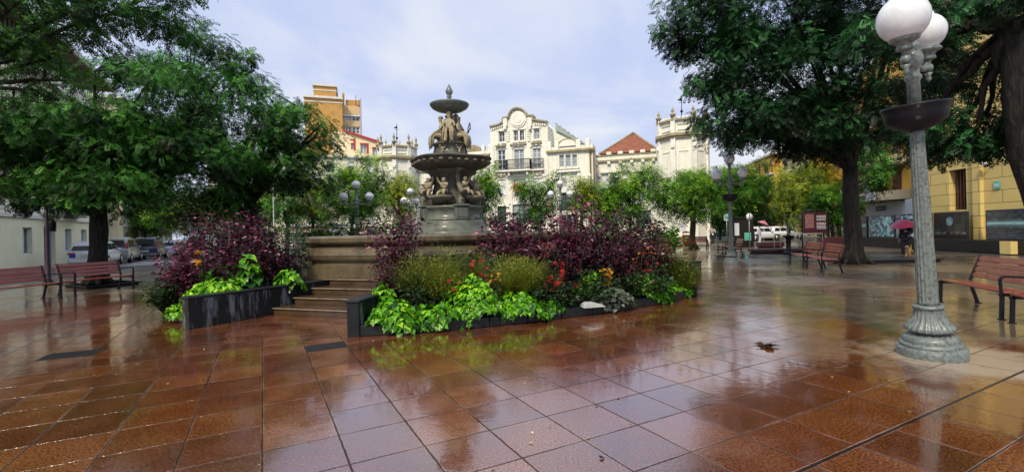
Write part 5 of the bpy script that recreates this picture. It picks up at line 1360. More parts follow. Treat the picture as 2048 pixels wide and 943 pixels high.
def loc_at(px, py, Y): x, y, z = at(px, py, Y); v = FM.inverted() @ Vector((x, y, 0)); return v.x, v.y, z
def PL(kind, label, px, ptop, Y, rpx, mat, pbase=None, **kw):
    if kind == 'bush' and kw.get('n', 0) >= 400: kw['n'] = int(kw['n']*1.35); kw['stems'] = int(kw.get('stems', 14)*1.3); rpx *= 1.08
    # plant whose top is seen at (px, ptop) at depth Y
    x, y, zt = loc_at(px, ptop, Y); r = rpx*Y/F_PX
    rr = math.hypot(x, y); z0 = .14 if rr > 6.6 else .38
    if kind == 'bush': zt = z0+(zt-z0)*1.12
    if 'z0' in kw: z0 = kw.pop('z0')
    return plant(kind, label, x, y, z0, r, max(.15, zt-z0), mat, **kw)
def garden():
    # --- right bed: purple and wine shrubs at the back
    gp = 'purple shrubs in the right flower bed'
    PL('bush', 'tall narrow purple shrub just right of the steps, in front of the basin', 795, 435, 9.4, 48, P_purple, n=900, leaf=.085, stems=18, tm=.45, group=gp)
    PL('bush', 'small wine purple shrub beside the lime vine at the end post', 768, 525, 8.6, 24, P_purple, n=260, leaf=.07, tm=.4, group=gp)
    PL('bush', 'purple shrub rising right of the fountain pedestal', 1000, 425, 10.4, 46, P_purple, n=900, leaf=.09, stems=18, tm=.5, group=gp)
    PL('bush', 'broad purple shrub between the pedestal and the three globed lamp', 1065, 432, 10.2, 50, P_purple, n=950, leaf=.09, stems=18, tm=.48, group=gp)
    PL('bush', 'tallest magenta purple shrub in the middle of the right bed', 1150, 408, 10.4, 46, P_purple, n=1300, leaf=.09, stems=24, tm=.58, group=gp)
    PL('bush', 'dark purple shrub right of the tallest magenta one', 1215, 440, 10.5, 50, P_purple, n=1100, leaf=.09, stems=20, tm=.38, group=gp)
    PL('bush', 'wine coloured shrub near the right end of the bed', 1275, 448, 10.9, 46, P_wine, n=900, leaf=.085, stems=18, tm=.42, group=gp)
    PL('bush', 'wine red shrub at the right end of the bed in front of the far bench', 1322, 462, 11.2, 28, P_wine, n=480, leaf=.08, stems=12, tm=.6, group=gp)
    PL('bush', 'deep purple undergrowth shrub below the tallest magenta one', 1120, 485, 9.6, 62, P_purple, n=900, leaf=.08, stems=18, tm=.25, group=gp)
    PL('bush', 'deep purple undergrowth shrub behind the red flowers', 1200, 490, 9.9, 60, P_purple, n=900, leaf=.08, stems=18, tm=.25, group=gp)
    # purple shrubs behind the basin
    gb = 'shrubs showing over the far rim of the basin'
    PL('bush', 'purple shrub beyond the basin rim left of the fountain pedestal', 800, 432, 21, 46, P_purple, n=800, leaf=.14, stems=16, tm=.4, group=gb)
    PL('bush', 'wine shrub beyond the basin rim below the left lamp', 745, 445, 21, 42, P_wine, n=600, leaf=.13, stems=14, tm=.25, group=gb)
    PL('bush', 'purple shrub beyond the basin rim right of the fountain pedestal', 1010, 440, 21, 50, P_purple, n=700, leaf=.14, stems=14, tm=.3, group=gb)
    # deep green filler
    gd = 'deep green filler plants'
    for i, (px, pt, Y, rp) in enumerate(((850, 560, 8.3, 60), (960, 560, 8.6, 60), (1090, 560, 8.8, 60), (1180, 545, 9.2, 60), (1280, 535, 9.9, 60), (1345, 520, 10.8, 34), (1010, 500, 9.4, 60), (905, 500, 9.3, 50))):
        w = ['left of the front grasses', 'below the orange flowers', 'behind the red dahlias', 'behind the yellow flowers', 'under the red leaved shrub', 'at the right end of the bed', 'between the two feathery grasses', 'behind the first feathery grass'][i]
        PL('bush', 'dark green low plant '+w, px, pt, Y, rp, P_deep, n=600, leaf=.07, stems=12, tm=.4, group=gd)
    # feathery grasses
    gg = 'feathery ornamental grasses'
    PL('grass', 'feathery yellow green grass clump nearest the steps', 872, 490, 8.6, 74, P_grass, n=4200, cat='grass clump', name='ornamental_grass', group=gg, tm=.55)
    PL('grass', 'feathery grass clump in the middle of the right bed above the orange flowers', 1030, 492, 8.9, 66, P_grass, n=4200, cat='grass clump', name='ornamental_grass', group=gg, tm=.55)
    PL('grass', 'feathery grass clump at the far right end of the bed', 1362, 498, 10.9, 38, P_grass, n=2600, cat='grass clump', name='ornamental_grass', group=gg, tm=.5)
    PL('grass', 'small feathery grass tuft behind the right end of the bed', 1330, 470, 11.6, 34, P_grass, n=1600, cat='grass clump', name='ornamental_grass', group=gg, tm=.4)
    PL('grass', 'wispy grass tuft between the two large feathery clumps', 950, 505, 9.2, 46, P_grass, n=1500, cat='grass clump', name='ornamental_grass', group=gg, tm=.5)
    # lime vines along the lip
    gv = 'lime green sweet potato vines'
    def vine(label, px, pt, Y, rp, n=330, leaf=.15, tm=.55, z0=.12, mat=None):
        leaf *= .66; n = int(n*2.3); x, y, zt = loc_at(px, pt, Y+.2); r = 1.15*rp*Y/F_PX; x0, y0, _ = x, y, 0; tm -= .08; plant('vine', label, x, y, z0, r, max(.12, zt-z0), mat or P_lime, 'vine', n, leaf, 'sweet_potato_vine', gv, tm=tm, ry=r*.6)
    vine('lime vine spilling over the lip beside the end post', 785, 602, 7.35, 52, 300)
    vine('lime vine tuft on top of the end post wall', 762, 568, 7.9, 32, 150)
    vine('lime vine between the end post and the middle of the front lip', 865, 612, 7.6, 56, 260, tm=.42)
    vine('tallest lime vine mound in the middle of the front lip', 945, 556, 7.85, 62, 480, tm=.6)
    vine('lime vine mound just right of the tallest one', 1035, 588, 8.05, 56, 360, tm=.5)
    vine('lime vine between the red dahlias and the yellow flowers', 1180, 546, 9.3, 44, 260, tm=.55)
    vine('lime vine mound right of the pale leaved plant', 1290, 552, 9.8, 50, 330, tm=.55)
    vine('lime vine at the right end of the lip', 1345, 566, 10.5, 36, 220, tm=.5)
    vine('low green vine trailing left of the pale slab', 1090, 605, 8.3, 34, 150, tm=.3)
    gs = 'silver green ground leaves'
    x, y, zt = loc_at(1225, 575, 9.1); plant('vine', 'silvery green leaved plant behind the pale slab', x, y, .12, .45, max(.15, zt-.12), leafmat('silver leaves', [(0, (.02, .03, .02)), (.5, (.10, .13, .08)), (1, (.3, .34, .26))]), 'plant', 300, .09, 'ground_plant', None, ry=.3)
    # flowers
    def fl(label, px, pt, Y, rp, n, mat, size, seed, name='flowering_plant', base=P_deep, cat='flowers'):
        t = PL('bush', label, px, pt+6, Y, rp, base, n=160, leaf=.06, stems=10, tm=.4, cat=cat, name=name); x, y, zt = loc_at(px, pt, Y); h = zt-t.location.z; r = rp*Y/F_PX; rg = random.Random(seed)
        blooms(t, 'bloom', mat, [(rg.uniform(-r, r), rg.uniform(-r, r)*.7-.05, h*rg.uniform(.45, 1.05)) for _ in range(n)], size, seed); return t
    fl('orange red flower spike above the lime vine mound', 958, 518, 8.2, 20, 24, P_red, .04, 1)
    fl('small yellow flowers right of the orange red spike', 985, 540, 8.2, 14, 14, P_orange, .035, 2)
    fl('cluster of dark red dahlias left of the pale slab', 1125, 560, 8.8, 38, 10, P_red, .06, 3)
    fl('coral flowers at the foot of the second feathery grass', 1110, 525, 8.9, 18, 18, P_red, .055, 4)
    fl('single coral flower standing high left of the tallest magenta shrub', 1092, 488, 9.3, 6, 5, P_red, .05, 5)
    fl('yellow daisy cluster in the middle of the right bed', 1213, 538, 9.2, 13, 22, P_orange, .05, 6)
    fl('bright red leaved plant near the right end of the bed', 1280, 508, 9.9, 42, 20, P_red, .045, 7, base=P_wine)
    fl('red flowers to the left of the bright red leaved plant', 1225, 512, 9.7, 16, 10, P_red, .06, 8)
    fl('pink yellow rose heads over the purple shrubs', 1265, 475, 10.6, 30, 5, P_orange, .04, 9, base=P_wine)
    fl('small red flowers beside the lime vine by the steps', 905, 560, 8.0, 14, 5, P_red, .045, 10)
    # pale slab
    x, y, z = at(1186, 606, 8.65); s = thing('garden_stone', 'pale rounded stone slab resting on the planter lip among red flowers', 'stone', (x, y, .17), .3)
    m = MB(); m.prism([(-.22, 0), (-.20, .05), (-.12, .09), (.02, .08), (.14, .04), (.22, 0)], -.10, .10); m.build('slab', M['palestone'], s)
    # dark planting on the ground between the basin and the palace trees
    gq = 'shrubs on the lawn beyond the basin'
    for i, (px, pt, Y, rp, mt, w) in enumerate(((1000, 425, 25, 40, P_deep, 'right of the fountain pedestal'), (1055, 430, 25, 40, P_deep, 'below the palace flags'), (1150, 425, 26, 44, P_deep, 'around the foot of the middle lamp'),
            (1215, 430, 26, 44, G_mid, 'below the small round tree'), (1275, 432, 26, 42, P_deep, 'below the upright sapling'), (1325, 438, 27, 36, G_mid, 'left of the wide spreading tree'), (690, 425, 24, 60, P_deep, 'around the foot of the left lamp'), (640, 440, 24, 30, G_mid, 'beside the cafe kiosk'), (770, 420, 25, 44, G_mid, 'left of the fountain pedestal beyond the rim'))):
        PL('bush', 'dense green bush on the lawn '+w, px, pt, Y, rp, mt, n=800, leaf=.2, stems=16, tm=.35, z0=0, group=gq)
    # --- left bed
    gl = 'purple shrubs in the left flower bed'
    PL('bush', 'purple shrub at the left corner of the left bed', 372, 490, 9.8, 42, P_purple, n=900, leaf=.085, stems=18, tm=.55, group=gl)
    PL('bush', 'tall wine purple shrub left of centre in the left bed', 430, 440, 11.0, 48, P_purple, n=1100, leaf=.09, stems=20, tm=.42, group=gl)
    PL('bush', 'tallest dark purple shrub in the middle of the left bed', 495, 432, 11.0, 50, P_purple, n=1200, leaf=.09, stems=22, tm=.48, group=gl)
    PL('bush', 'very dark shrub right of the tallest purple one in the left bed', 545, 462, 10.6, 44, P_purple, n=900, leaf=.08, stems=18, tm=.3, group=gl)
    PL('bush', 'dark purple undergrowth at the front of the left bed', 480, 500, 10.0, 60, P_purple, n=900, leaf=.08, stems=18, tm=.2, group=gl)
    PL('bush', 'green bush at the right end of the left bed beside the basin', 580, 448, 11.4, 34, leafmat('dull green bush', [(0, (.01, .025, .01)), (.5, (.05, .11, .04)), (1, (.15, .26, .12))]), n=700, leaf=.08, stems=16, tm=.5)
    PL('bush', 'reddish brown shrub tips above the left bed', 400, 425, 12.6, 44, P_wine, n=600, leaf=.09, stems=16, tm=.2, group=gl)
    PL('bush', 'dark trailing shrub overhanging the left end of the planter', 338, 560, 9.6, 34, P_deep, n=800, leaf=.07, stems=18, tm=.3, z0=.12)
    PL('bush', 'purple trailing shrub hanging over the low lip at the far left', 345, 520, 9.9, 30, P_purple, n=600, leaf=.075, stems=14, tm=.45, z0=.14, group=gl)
    vine('bright lime vine filling the front corner of the left bed', 425, 566, 8.9, 54, 420, .12, .62, .42)
    vine('lime vine at the foot of the low lip left of the planter corner', 352, 612, 8.7, 20, 130, .11, .6, .10)
    vine('large leaved lime plant at the right end of the left bed', 578, 540, 9.9, 26, 120, .17, .6, .50)
    def big(label, px, pt, Y, rp, n, seed, leaf=.2):
        t = PL('vine', label, px, pt, Y, rp, P_lime, n=n, leaf=leaf, cat='plant', name='broadleaf_plant', tm=.35, z0=.45)
    vine('lime vine hanging over the streaked side wall of the left bed', 455, 560, 9.15, 30, 160, .12, .5, .45)
    big('large heart leaved green plant standing in the left bed', 495, 505, 9.7, 26, 60, 1); big('low broad leaved green plant left of the heart leaved one', 435, 528, 9.6, 32, 70, 2, .16)
    t = fl('single bright orange flower at the left of the left bed', 401, 505, 9.4, 4, 3, P_orange, .085, 11)
    PL('bush', 'purple shrub on the left side of the basin behind the left bed', 610, 478, 13.6, 10, P_purple, n=100, leaf=.08, stems=8, tm=.4, group=gl)
garden()
# ------------------------------------------------------------------ lamps
def make_lamp(label, bowl=True, arms=2, shaft_h=4.25, detail=True):
    t = thing('street_lamp', label, 'street lamp', (0, 0, 0), 0, 'cast iron globe lamps')
    n = 40 if detail else 20
    b = MB(); b.lathe([(.35, -.02), (.355, .01), (.355, .115), (.345, .128), (.315, .132), (.308, .14), (.318, .155), (.312, .175), (.285, .18), (.28, .19), (.285, .215), (.27, .245), (.235, .268), (.20, .28), (.17, .298)], n)
    b.build('base', M['iron_green'], t)
    fl = (lambda a, i, z: 1-.085*abs(math.cos(11*a))*(1 if 1 <= i <= 6 else 0)) if detail else None
    b = MB(); b.lathe([(.175, .298), (.255, .322), (.268, .345), (.245, .375), (.192, .43), (.160, .50), (.148, .57), (.145, .585)], 132 if detail else 20, fn=fl); b.build('bell', M['iron_green'], t)
    b = MB(); b.lathe([(.155, .585), (.165, .60), (.155, .62), (.13, .625)], n); b.build('collar', M['iron_green'], t)
    fl2 = (lambda a, i, z: 1-.11*abs(math.cos(8*a))**.7*(1 if 0 < i < 7 else 0)) if detail else None
    b = MB(); b.lathe([(.110, .625), (.108, .66)]+[(.108-.034*k/4, .72+(2.62-.72)*k/4) for k in range(5)]+[(.078, 2.68)], 128 if detail else 16, fn=fl2); b.build('shaft', M['iron_green'], t)
    if bowl:
        b = MB(); b.lathe([(.09, 2.68), (.15, 2.70), (.24, 2.74), (.31, 2.80), (.325, 2.88), (.335, 2.94), (.35, 2.955), (.35, 2.98), (.325, 2.975), (.30, 2.93), (.1, 2.92)], n); b.build('bowl', M['iron_dark'], t)
        b = MB(); b.lathe([(.28, 2.92), (.31, 2.95), (.1, 2.96)], 20); b.build('soil', M['soil'], t)
    b = MB(); b.lathe([(.072, 2.66), (.068, 3.25), (.09, 3.28), (.09, 3.31), (.07, 3.33), (.07, 3.40), (.105, 3.44), (.115, 3.50), (.105, 3.56), (.07, 3.60), (.095, 3.63), (.09, 3.66), (.06, 3.70), (.055, 4.15), (.08, 4.18), (.08, 4.22), (.04, 4.26)], n, fn=(lambda a, i, z: 1-.06*abs(math.cos(6*a))*(1 if z < 3.36 else 0)) if detail else None); b.build('upper_shaft', M['iron_green'], t)
    def globe(x, y, z, r=.245):
        h = MB(); h.lathe([(.05, z-.34), (.085, z-.33), (.085, z-.30), (.07, z-.28), (.10, z-.25), (.14, z-.235), (.15, z-.21), (.13, z-.19)], 20, (x, y, 0)); f = h.build('lamp_holder', M['iron_green'], t)
        g = MB(); pr = [(.125, -.2)]+[(r*math.sin(a), -r*math.cos(a)*.98) for a in [math.pi*(.17+.68*k/12) for k in range(13)]]+[(.09, r*.96), (.09, r*1.03), (.05, r*1.08), (.02, r*1.2)]
        g.lathe(pr, 32, (x, y, z)); g.build('globe', M['globe'], f)
        g = MB(); g.lathe([(.045, r*1.08), (.05, r*1.14), (.02, r*1.22), (.03, r*1.3), (.005, r*1.42)], 10, (x, y, z)); g.build('finial', M['iron_green'], f)
    for k in range(arms):
        a = (0, R_(191))[k] if detail else math.pi*2*k/arms; d = Vector((math.cos(a), math.sin(a), 0)); s = MB()
        P = [(0, 3.50), (.15, 3.44), (.32, 3.41), (.46, 3.43), (.54, 3.50), (.55, 3.56)]
        s.tube([(d.x*x, d.y*x, z) for x, z in P], [.045, .036, .034, .032, .034, .04], 10)
        s.ball((d.x*.55, d.y*.55, 3.44), .055, 12, 8); s.lathe([(.008, 3.27), (.03, 3.31), (.02, 3.34), (.045, 3.38)], 10, (d.x*.55, d.y*.55, 0))
        s.tube([(d.x*.08, d.y*.08, 3.72), (d.x*.2, d.y*.2, 3.62), (d.x*.34, d.y*.34, 3.46)], [.02, .02, .018], 8)
        s.build('arm', M['iron_green'], t); globe(d.x*.55, d.y*.55, 3.87, (.215, .255)[k] if detail else .19)
    globe(0, 0, 4.52, .24 if detail else .19)
    return t
L0 = make_lamp('close grey green fluted lamp post leaning left in the right foreground'); L0.location = (5.0, 5.58, 0)
L0.rotation_euler = (R_(0.6), R_(-3.6), R_(86))
def rot_lamp():   # lean about the base, arms turned
    L0.rotation_euler = (Matrix.Rotation(R_(-5.2), 3, 'Y') @ Matrix.Rotation(R_(3), 3, 'X') @ Matrix.Rotation(R_(32), 3, 'Z')).to_euler()
rot_lamp(); L0.scale = (.93, .93, 1)
def lampcopy(label, px, py_base, Y, rz, src=None):
    c = copy_tree(src or L0); a, _ = ray(px, py_base); c.location = (a*Y, Y, 0); c.rotation_euler = (0, 0, rz); c['label'] = label; return c
lampcopy('second globe lamp standing beside the far pair of benches', 1463, 520, 20.1, R_(-35))
LB = make_lamp('three globed lamp on the left of the fountain in front of the round green tree', bowl=False, detail=False)
a_, _ = ray(714, 450); LB.location = (a_*25.5, 25.5, -.15); LB.rotation_euler = (0, 0, R_(8)); LB.scale = (1.25, 1.25, 1)
lampcopy('lamp rising behind the purple shrubs in front of the white palace blind', 1122, 450, 29, R_(5), LB).scale = (1.1, 1.1, 1)
lampcopy('lamp with pale globes seen between the left palace tower and the fountain column', 822, 450, 32, R_(65), LB)
def left_post():
    x, y = -17.6, 17.6; t = thing('lamp_post', 'slim maroon post with a small box lantern beside the left benches', 'lamp post', (x, y, 0))
    b = MB(); b.lathe([(.16, 0), (.16, .1), (.09, .2), (.085, .9), (.06, 1.0), (.055, 6.4)], 14); b.build('post', M['iron_purple'], t)
    b = MB(); b.box(.05, .28, -.1, .1, 2.0, 2.06, .01); b.lathe([(.10, 2.06), (.12, 2.12), (.12, 2.34), (.05, 2.46)], 10, (.2, 0, 0)); b.build('box', M['iron_dark'], t)
    b = MB(); b.tube([(0, 0, 6.3), (.3, 0, 6.6), (.7, 0, 6.6)], .035, 8); b.build('arm', M['iron_purple'], t)
    b = MB(); b.ball((.8, 0, 6.5), (.25, .2, .12)); b.build('lamp_head', M['globe'], t)
    a, _ = ray(547, 420); t = thing('pole', 'thin pale pole standing between the dark trees left of the basin', 'pole', (a*30, 30, 0)); b = MB(); b.lathe([(.07, 0), (.07, .3), (.045, .35), (.035, 5.0)], 10); b.build('shaft', M['galv'], t); b = MB(); b.lathe([(.05, 5.0), (.06, 5.05), (.01, 5.12)], 10); b.build('cap', M['iron_dark'], t)
left_post()

# ------------------------------------------------------------------ benches
def make_bench(label, L=1.9, mat='wood', arms=(-1, 1)):
    # front towards -y
    t = thing('bench', label, 'bench', (0, 0, 0), 0, 'red slatted park benches')
    s = MB()
    for k in range(4): y = -.24+k*.118; s.box(-L/2, L/2, y, y+.105, .425-.004*k, .457-.004*k, .01)
    s.build('seat', M[mat], t)
    b = MB()
    for k in range(4):
        z = .515+k*.105; y = .235+(z-.45)*.32; Mx = Matrix.Translation((0, y, z)) @ Matrix.Rotation(R_(-17), 4, 'X'); b.box(-L/2, L/2, -.017, .017, -.0, .095, .009, M=Mx)
    b.build('backrest', M[mat], t)
    for sx in (-1, 1):
        x = sx*(L/2-.06); g = MB(); w = .026
        def bar(p, q, th=.028): 
            v = Vector((0, q[0]-p[0], q[1]-p[1])); Mx = Matrix.Translation((x, p[0], p[1])) @ Matrix.Rotation(math.atan2(v.z, v.y), 4, 'X'); g.box(-w, w, -.005, v.length+.005, -th/2, th/2, .006, M=Mx)
        bar((-.25, 0), (-.235, .43), .05); bar((-.27, .40), (.26, .40), .045); bar((.22, .40), (.33, 0), .05); bar((.21, .42), (.39, .93), .04)
        if sx in arms: bar((-.245, .43), (-.26, .64), .03)
        pts = [(-.26, .64), (-.24, .68), (-.19, .695), (.1, .685), (.29, .66)]
        for i in range(4 if sx in arms else 0): bar(pts[i], pts[i+1], .032)
        g.box(x-.035, x+.035, -.29, -.21, 0, .012); g.box(x-.035, x+.035, .29, .38, 0, .012)
        g.build('leg', M['iron_dark'], t)
    return t
B0 = make_bench('red slatted bench at the left, its right end beside the thick tree trunk'); B0.location = (-12.95, 14.55, 0); B0.rotation_euler = (0, 0, R_(81))
def bench(label, x, y, rz, src=None, sc_=1): 
    c = copy_tree(src or B0); c.location = (x, y, 0); c.rotation_euler = (0, 0, R_(rz)); c['label'] = label; c.scale = (sc_, 1, 1); return c
bench('red slatted bench cut by the left edge of the picture', -13.15, 12.3, 83)
bench('nearer bench of the pair in front of the tall right tree', 10.75, 16.15, -109)
bench('farther bench of the pair in front of the tall right tree', 11.35, 18.15, -107)
bench('nearer red bench of the far pair behind the second lamp', 12.15, 25.6, -106)
bench('farther red bench of the far pair behind the second lamp', 12.7, 27.8, -106)
bench('red bench facing the fountain beside the right end of the flower bed', 12.9, 33.6, -12, sc_=1.25)
B1 = make_bench('large red slatted bench close to the foreground lamp post', L=2.0, mat='wood_near', arms=(1,)); B1.location = (8.42, 8.3, 0); B1.rotation_euler = (0, 0, R_(-110))
bench('red slatted bench cut by the right edge of the picture', 7.68, 6.25, -108, B1)
bench('red bench half hidden behind the left corner of the basin', -11.0, 25.5, 20)
def slabbench(label, px, py, Yd, w, h=.42, d=.5, rz=0, mat='signmaroon'):
    a, b = ray(px, py); t = thing('block_seat', label, 'seat', (a*Yd, Yd, 0), R_(rz)); m = MB(); m.box(-w/2, w/2, -d/2, d/2, .12, h, .02); m.build('seat', M[mat], t); m = MB(); m.box(-w/2+.1, w/2-.1, -d/2+.08, d/2-.08, 0, .12); m.build('base', M['hoardbase'], t)
slabbench('low maroon block seat in front of the parked white cars', 1540, 485, 33, 1.8)
slabbench('long low maroon kerb seat round the tree guard', 1560, 503, 26.5, 3.2, .28, .8, -12)
slabbench('low maroon wall seat left of the tall tree trunk', 1672, 482, 30, 2.0, .75, .4, -10)
slabbench('dark stone tree pit kerb around the tall right tree', 1780, 525, 19.0, 3.0, .16, 1.6, 0, 'granite')
slabbench('dark stone tree pit kerb under the left tree', 205, 575, 16.4, 1.9, .08, 1.6, -28, 'granite')

# ------------------------------------------------------------------ cars
def make_car(label, paint, kind='van', group='cars parked along the left street'):
    # x forward, rear at x=0
    t = thing('parked_car', label, 'car' if kind != 'van' else 'van', (0, 0, 0), 0, group)
    L, W, H, belt = dict(van=(4.4, 1.80, 1.80, 1.05), suv=(4.4, 1.84, 1.60, 1.0), hatch=(4.0, 1.72, 1.48, .92))[kind]
    hw = W/2; body = MB()
    # lower body stations: x, halfwidth scale, z top
    st = [(0, .90, belt-.08), (.05, .97, belt-.01), (.5, 1, belt), (L*.45, 1, belt), (L*.66, 1, belt-.02), (L*.74, .99, belt-.08), (L*.92, .95, belt-.26), (L*.985, .86, belt-.36), (L, .78, belt-.5)]
    V = []; n = 10
    for x, s, zt in st:
        w = hw*s; zb = .24
        V += [(x, -w*.86, zb), (x, -w*.98, zb+.1), (x, -w, .52), (x, -w*.985, zt-.12), (x, -w*.93, zt), (x, w*.93, zt), (x, w*.985, zt-.12), (x, w, .52), (x, w*.98, zb+.1), (x, w*.86, zb)]
    F_ = []
    for i in range(len(st)-1):
        for k in range(n): F_.append((i*n+k, i*n+(k+1) % n, (i+1)*n+(k+1) % n, (i+1)*n+k))
    F_ += [tuple(reversed(range(n))), tuple((len(st)-1)*n+k for k in range(n))]
    F_ = [tuple(reversed(f)) for f in F_]; body.add(V, F_, True)
    # cabin
    rb = .10 if kind != 'suv' else .30
    cab = [(.04, belt-.03, belt-.03), (rb, belt, H-.10), (rb+.25, belt, H), (L*.50, belt, H), (L*.58, belt, H-.08), (L*.735, belt-.04, belt)]
    V = []; F_ = []; m = 6
    for x, z0, z1 in cab:
        f = (z1-z0)/(H-belt); w0, w1 = hw*.93, hw*(.93-.15*f)
        V += [(x, -w0, z0), (x, -w1, z1-.05*f), (x, -w1*.88, z1), (x, w1*.88, z1), (x, w1, z1-.05*f), (x, w0, z0)]
    for i in range(len(cab)-1):
        for k in range(m-1): F_.append((i*m+k, (i+1)*m+k, (i+1)*m+k+1, i*m+k+1))
    F_.append(tuple(range(m))); body.add(V, F_, True)
    b = body.build('body', M[paint], t)
    # glazing, just proud of the cabin planes
    def side(x, f): return hw*(.93-.15*f)
    g = []
    def q4(pts, name='side_window'):
        mb = MB(); mb.add(pts, [(0, 1, 2, 3)]); return mb.build(name, M['carglass'], t)
    z0, z1 = belt+.05, H-.16; f0, f1 = (z0-belt)/(H-belt), (z1-belt)/(H-belt)
    for sg in (-1, 1):
        for (xa, xb, xa2, xb2) in ((rb+.18, L*.22, rb+.28, L*.22), (L*.24, L*.41, L*.24, L*.41), (L*.43, L*.655, L*.43, L*.56)):
            pts = [(xa, sg*(side(0, f0)+.012), z0), (xb, sg*(side(0, f0)+.012), z0), (xb2, sg*(side(0, f1)+.022), z1), (xa2, sg*(side(0, f1)+.022), z1)]
            q4(pts if sg < 0 else pts[::-1])
    xr0, xr1 = .055, rb-.012
    q4([(xr0+(xr1-xr0)*.15-.02, hw*.80, belt+.07), (xr0+(xr1-xr0)*.15-.02, -hw*.80, belt+.07), (xr1-.015, -hw*.66, H-.17), (xr1-.015, hw*.66, H-.17)], 'rear_window')
    q4([(L*.725, -hw*.82, belt+.04), (L*.725, hw*.82, belt+.04), (L*.595, hw*.68, H-.14), (L*.595, -hw*.68, H-.14)], 'windscreen')
    for sg in (-1, 1):
        m_ = MB(); 
        if kind == 'van': m_.box(-.015+.02, .10, sg*hw*.80, sg*hw*.95, belt-.02, H-.32, .02)
        else: m_.box(-.02, .12, sg*hw*.55, sg*hw*.955, belt-.20, belt-.07, .02)
        m_.build('tail_light', M['redlamp'], t)
        m_ = MB(); m_.box(L*.93, L*.985, sg*hw*.5, sg*hw*.9, belt-.46, belt-.32, .03); m_.build('headlight', M['globe'], t)
        m_ = MB(); m_.box(L*.62, L*.66, sg*hw*.96, sg*hw*1.13, belt+.0, belt+.13, .03); m_.build('mirror', M[paint], t)
    m_ = MB(); m_.box(-.03, .06, -hw*.88, hw*.88, .30, .52, .04); m_.build('rear_bumper', M[paint if kind != 'van' else 'car_grey'], t)
    m_ = MB(); m_.box(-.035, -.0, -.26, .26, .62 if kind == 'van' else .72, .73 if kind == 'van' else .83, .005); m_.build('number_plate', M['plate'], t)
    m_ = MB()
    for sg in (-1, 1): m_.box(rb+.3, L*.5, sg*hw*.62, sg*hw*.62+.03, H+.01, H+.045, .01)
    m_.build('roof_rail', M['chrome'], t)
    for x in (.72, L-.82):
        for sg in (-1, 1):
            Mx = Matrix.Translation((x, sg*(hw-.10), .32)) @ Matrix.Rotation(R_(90), 4, 'X')
            w = MB(); w.lathe([(.2, -.11), (.31, -.11), (.325, -.07), (.325, .07), (.31, .11), (.2, .11)], 20, M=Mx); o = w.build('wheel', M['rubber'], t)
            w = MB(); w.lathe([(.21, -.116), (.21, .116)], 16, M=Mx); w.build('rim', M['rim'], o)
            w = MB(); w.lathe([(.36, -.098), (.36, .098)], 18, M=Matrix.Translation((x, sg*(hw-.10), .34)) @ Matrix.Rotation(R_(90), 4, 'X')); w.build('wheel_arch', M['rubber'], t)
    return t
def cars():
    hd = math.atan2(.888, -.46); d = Vector((-.46, .888))
    specs = [('white car with a blue sticker parked nearest, partly hidden by the thick tree trunk', 'car_white', 'suv', (172, 28.7)), ('silver green van parked in front of the white car', 'car_silver', 'van', (226, 33.0)), ('dark navy van parked ahead of the silver one', 'car_navy', 'van', (290, 38.5)),
             ('pale blue hatchback parked ahead of the dark navy van', 'car_paleblue', 'hatch', (332, 45)), ('grey car parked at the far end of the left row', 'car_grey', 'hatch', (362, 51)), ('black car farthest along the left row', 'car_black', 'suv', (388, 57))]
    for lab, p, k, (px, Y) in specs:
        a, _ = ray(px, 500); t = make_car(lab, p, k); t.location = (a*Y, Y, 0); t.location.z = -.02; t.rotation_euler = (0, 0, hd)
        if p == 'car_white': m = MB(); m.box(-.034, -.02, .50, .78, .62, .84, .004); m.build('sticker', M['bluesign'], t)
    for lab, p, k, px, Y, rz in (('white car on the left of the two at the end of the avenue', 'car_white', 'hatch', 1490, 50, 8), ('white car on the right of the two at the end of the avenue', 'car_white', 'hatch', 1536, 52, 4), ):
        a, _ = ray(px, 470); t = make_car(lab, p, k, 'cars crossing the far avenue'); t.location = (a*Y, Y, .01); t.rotation_euler = (0, 0, R_(rz))
cars()

